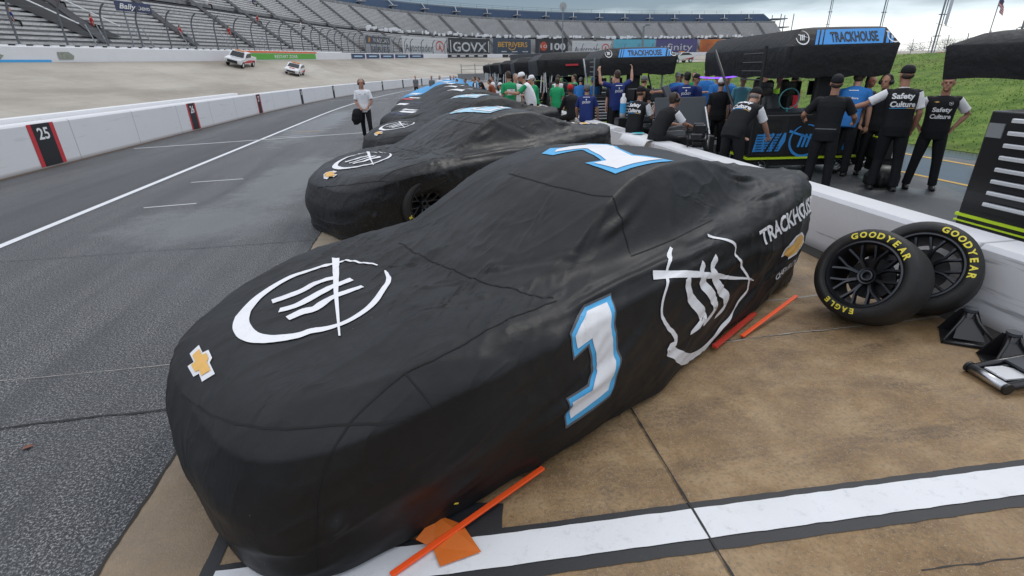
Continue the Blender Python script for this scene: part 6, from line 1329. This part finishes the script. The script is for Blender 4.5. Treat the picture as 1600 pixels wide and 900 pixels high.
for x, y, lab in ((5.0, 20.6, 'behind the green shirts'), (6.6, 17.2, 'behind the 99 cart'), (4.8, 26.3, 'beyond the third canopy')):
    for k in range(4):
        m = MB(); m.lathe([(.24, .0), (.33, .01), (.355, .05), (.355, .29), (.33, .33), (.24, .34), (.24, .30), (.24, .04)], 28, closed=True); tag(m.build('stacked_slick', RUBBER, smooth=True, loc=(x + .02 * (k % 2), y, .35 * k + .01)), ('bottom', 'second', 'third', 'top')[k] + ' plain black tyre of the stack ' + lab, 'tyre', 'tyres stacked behind the pit wall')
# spectators in the stand
protos = {}
SPEC = ((34, 4, 0, 'spectator in red seated low at the far left edge of the stand'), (36, 8, 1, 'spectator in white seated mid height at the left edge of the stand'), (46.5, 3, 2, 'spectator in dark blue in a low row left of the navy sign'), (53.2, 6, 0, 'spectator in red seated right below the navy sign'), (53.6, 3, 0, 'spectator in red in the lowest rows beneath the navy sign'),
 (58, 14, 2, 'spectator in dark blue high above the white pickup'), (64, 2, 0, 'spectator in red low in the stand beside the white pickup'), (70, 15, 1, 'spectator in white high in the stand above the green banner'), (74, 3, 0, 'spectator in red low behind the green banner'), (79, 9, 1, 'spectator in white mid height above the right end of the green banner'), (88, 7, 0, 'spectator in red mid height above the small white car'), (96, 12, 2, 'spectator in dark blue high in the stand near the grey banner'), (104, 7, 1, 'spectator in white mid height left of the grey banner'))
for s, row, i, lab in SPEC:
    w, z = row_wz(int(row * 1.5) + (1 if int(row * 1.5) in (13, 14) else 0)); p = wp(s, w + .1, z + .3 - .80)
    if i not in protos: protos[i] = c = person(p, -60, lab, 1.75, hip=.9, vox=.03, shirt=(C_RED, C_WHITE, C_NAVY)[i], group='spectators scattered in the grandstand', lL=((-.1, .95, -.1), (0, .05, -1)), lR=((.1, .95, -.1), (0, .05, -1)))
    else: c = copy_tree(protos[i]); c.location = p; c['label'] = lab

# ================================================================= beyond the bank
TB = cloth_bvh(COL.objects['race_track'].data)
for sp_, w, kind, tl in ((61.3, -2.2, 'pickup', 86), (66.5, -5.6, 'car', 88)):
    p = wp(sp_, w); h = TB.ray_cast(Vector((p.x, p.y, 30)), Vector((0, 0, -1))); nrm = h[1] if h[1].z > 0 else -h[1]
    x = Vector((math.cos(rad(tl)), math.sin(rad(tl)), 0)); x = (x - nrm * x.dot(nrm)).normalized(); y = nrm.cross(x)
    q = Matrix(((x.x, y.x, nrm.x), (x.y, y.y, nrm.y), (x.z, y.z, nrm.z))).to_euler(); truck(h[0], q, kind)
def mast(loc, h, label, double=True):
    root = empty('lattice_mast', loc, 0, label, 'mast', 'tall twin-pole masts beyond the grass bank'); m = MB(); m.tube([(0, 0, 0), (0, 0, h)], .10, 8); m.tube([(.42, 0, 0), (.42, 0, h)], .06, 8); m.build('pole', STEEL, root); m = MB()
    for z in np.arange(2.5, h, 2.6): m.box((.15, 0, z), (1.0, .3, .10))
    m.box((.2, 0, h), (.95, .3, .2)); m.build('bracket', STEEL, root); return root
for (x, y), h, lab in (((95, 121), 18.5, 'leftmost tall mast, standing at the end of the grandstand'), ((84, 93), 15.5, 'mast behind the left of the lettered canopy roof'), ((69, 66.5), 22, 'mast behind the right of the lettered canopy roof'), ((62, 50), 24, 'mast left of the flagpole with brackets'), ((57, 36), 24, 'mast at the right edge of the view')): mast((x, y, 2.07), h, lab)
# safety fence along the plateau with its pale panel
r = empty('plateau_fence', (60, 60, 2.07), 0, 'thin wire safety fence beyond the grass bank', 'fence')
fp = [Vector(p) for p in ((100, 128), (84, 93.5), (69, 67), (62, 50.5), (57, 36.5), (54, 20))]
m = MB()
for z in (2.3, 3.1, 3.9): m.tube([(p.x, p.y, z) for p in fp], .02, 4)
m.build('wire', STEEL, r)
for a, b_ in zip(fp[:-1], fp[1:]):
    for t in (0, .25, .5, .75): q = a.lerp(b_, t); m = MB(); m.tube([(q.x, q.y, 2.07), (q.x, q.y, 4.1), (q.x - .5, q.y - .4, 4.5)], .045, 5); m.build('post', STEEL, r)
keep(r)
r = empty('white_panel', (60.2, 57.2, 0), rad(38), 'blank pale square panel hanging high above the bank between two masts', 'panel'); m = MB(); m.box((0, 0, 6.9), (2.7, .05, 3.1), Matrix.Rotation(rad(4), 3, 'Y')); m.build('sheet', mat('pale_sheet', (.50, .53, .56), .5), r); m = MB(); m.tube([(-9, 0, 8.55), (9, 0, 8.75)], .02, 4); m.tube([(-9, 0, 5.2), (9, 0, 5.3)], .02, 4); m.build('wire', STEEL, r)
r = empty('flagpole', (128, 110, 2), 0, 'tilting flagpole with a limp striped flag at the far right', 'flagpole'); r.scale = (.66, .66, .66); m = MB(); m.tube([(0, 0, 0), (0, 0, 20)], .14, 8); m.build('pole', STEEL, r); P = np.zeros((12, 10, 3))
for i in range(12):
    for j in range(10): P[i, j] = (.2 + i * .22, .35 * math.sin(i * .8 + j * .3), 18.6 - j * .36 - i * .30)
f_ = link('flag', grid_mesh('flag', P), [mat('flag_white', (.6, .6, .6), .7), mat('flag_red', (.5, .04, .05), .7), NAVY], r, True)
for q in f_.data.polygons: c_ = q.index; j = c_ % 9; i = c_ // 9; q.material_index = 2 if (i < 5 and j < 5) else j % 2
for i, (x, y, h, w) in enumerate(((260, 262, 8, 12), (275, 258, 9, 13), (262, 236, 8.5, 12), (285, 240, 9, 14), (300, 226, 8, 12), (300, 205, 9.5, 14), (318, 200, 10, 15), (325, 182, 9.5, 15), (330, 166, 10, 15), (345, 155, 9, 13), (350, 140, 10, 14), (240, 280, 8, 13))): tree((x, y, 1.6), h, w, i, 'distant dark green tree in the low line beyond the infield')
# distant barrier, row of parked cars
r = empty('far_barrier', (120, 110, 2.07), 0, 'far low barrier painted red and white beyond the bank', 'barrier')
for i in range(26): a = Vector((132 + i * 1.6, 128 - i * 3.1)); m = MB(); m.box((a.x, a.y, 2.6), (1.5, 3.4, 1.0), Matrix.Rotation(rad(27), 3, 'Z')); m.build('block', REDP if i % 2 else WHITE, r)
keep(r)
# infield trailers, fence and flatbed seen left of the bank
def trailer(loc, rz, L_, h, m_, lab, name='trailer', cat='trailer'):
    root = empty(name, loc, rz, lab, cat, 'vehicles and trailers behind the smaller lettered canopy'); m = MB(); m.box((0, 0, h / 2 + .8), (L_, 2.4, h), bev=.05); m.build('box_body', m_, root); m = MB(); m.box((0, 0, .7), (L_ * .96, 2.0, .25)); m.build('chassis', BLK, root)
    m = MB()
    for z in (.35, .7): m.box((0, -1.22, .8 + h * z), (L_ * .9, .03, .06))
    m.build('side_rail', GREYM, root)
    for x in (-L_ * .32, L_ * .25): m = MB(); m.lathe([(.2, -.15), (.48, -.13), (.48, .13), (.2, .15)], 16, Matrix.Translation((x, -1.0, .48)) @ Matrix.Rotation(rad(90), 4, 'X'), closed=True); m.build('wheel', RUBBER, root)
    return root
trailer((17.8, 62, .6), rad(-14), 3.6, 2.2, FASC, 'pale box truck with grey grille in front of the teal banner'); trailer((20.6, 60, .6), rad(-14), 4.0, 1.7, mat('cream_paint', (.60, .60, .54), .4), 'lower cream trailer beside the pale box truck')
trailer((12.5, 60, .4), rad(-10), 6.5, 2.2, mat('charcoal_side', (.07, .072, .08), .5), 'charcoal trailer with small emblems left of the pale truck')
r = empty('infield_fence', (14, 56, 0), 0, 'grey wire fence and guard rail in front of the parked trailers', 'fence'); m = MB()
for z in (1.0, 1.5, 2.0, 2.4): m.tube([(4, 64, z), (14, 58, z), (24, 54, z + .3)], .03, 4)
m.build('rail', STEEL, r)
for t in np.linspace(0, 1, 14): m = MB(); x = 4 + 20 * t; y = 64 - 10 * t; m.tube([(x, y, 0), (x, y, 2.6)], .04, 5); m.build('post', STEEL, r)
m = MB(); m.box((9.5, 62.5, 1.2), (13, .3, .7), Matrix.Rotation(rad(-26), 3, 'Z')); m.build('guard_wall', GREYM, r); keep(r)
r = empty('lamp_post', (23.6, 58, 1.2), 0, 'grey lamp post with a small arm at the left end of the grass', 'lamp post'); m = MB(); m.tube([(0, 0, 0), (0, 0, 4.6), (.25, 0, 4.7)], .12, 8); m.build('pole', STEEL, r); m = MB(); m.box((.4, 0, 4.7), (.5, .2, .12)); m.build('lamp_head', STEEL, r)
r = empty('round_sign', (22.9, 91, 1.5), 0, 'round pale disc on a tall thin pole among the banners', 'sign'); m = MB(); m.tube([(0, 0, 0), (0, 0, 9.5)], .10, 6); m.build('pole', STEEL, r); m = MB(); m.lathe([(.001, -.05), (.6, -.05), (.6, .05), (.001, .05)], 20, Matrix.Translation((0, 0, 9.6)) @ Matrix.Rotation(rad(90), 4, 'X')); m.build('disc', FASC, r)
r = empty('red_ball_marker', (22.6, 55.5, 1.45), 0, 'round red marker at the left end of the grass bank', 'marker'); m = MB(); ellipsoid(m, (0, 0, .42), (.42, .42, .42)); m.build('ball', ORANGE, r, True)
for (x, y, rz, pm, lab) in ((26.5, 62, 20, DGREY, 'dark car parked beyond the left end of the bank'), (30.5, 66, 10, WHITE, 'white car parked beyond the left end of the bank')):
    r = truck((x, y, 2.1), (0, 0, rad(rz)), 'car'); r.name = 'parked_car'; r['label'] = lab; r['category'] = 'car'
    if pm is DGREY:
        for c in r.children:
            if c.name.startswith('body'): c.data.materials[0] = DGREY
bpy.context.view_layer.update()
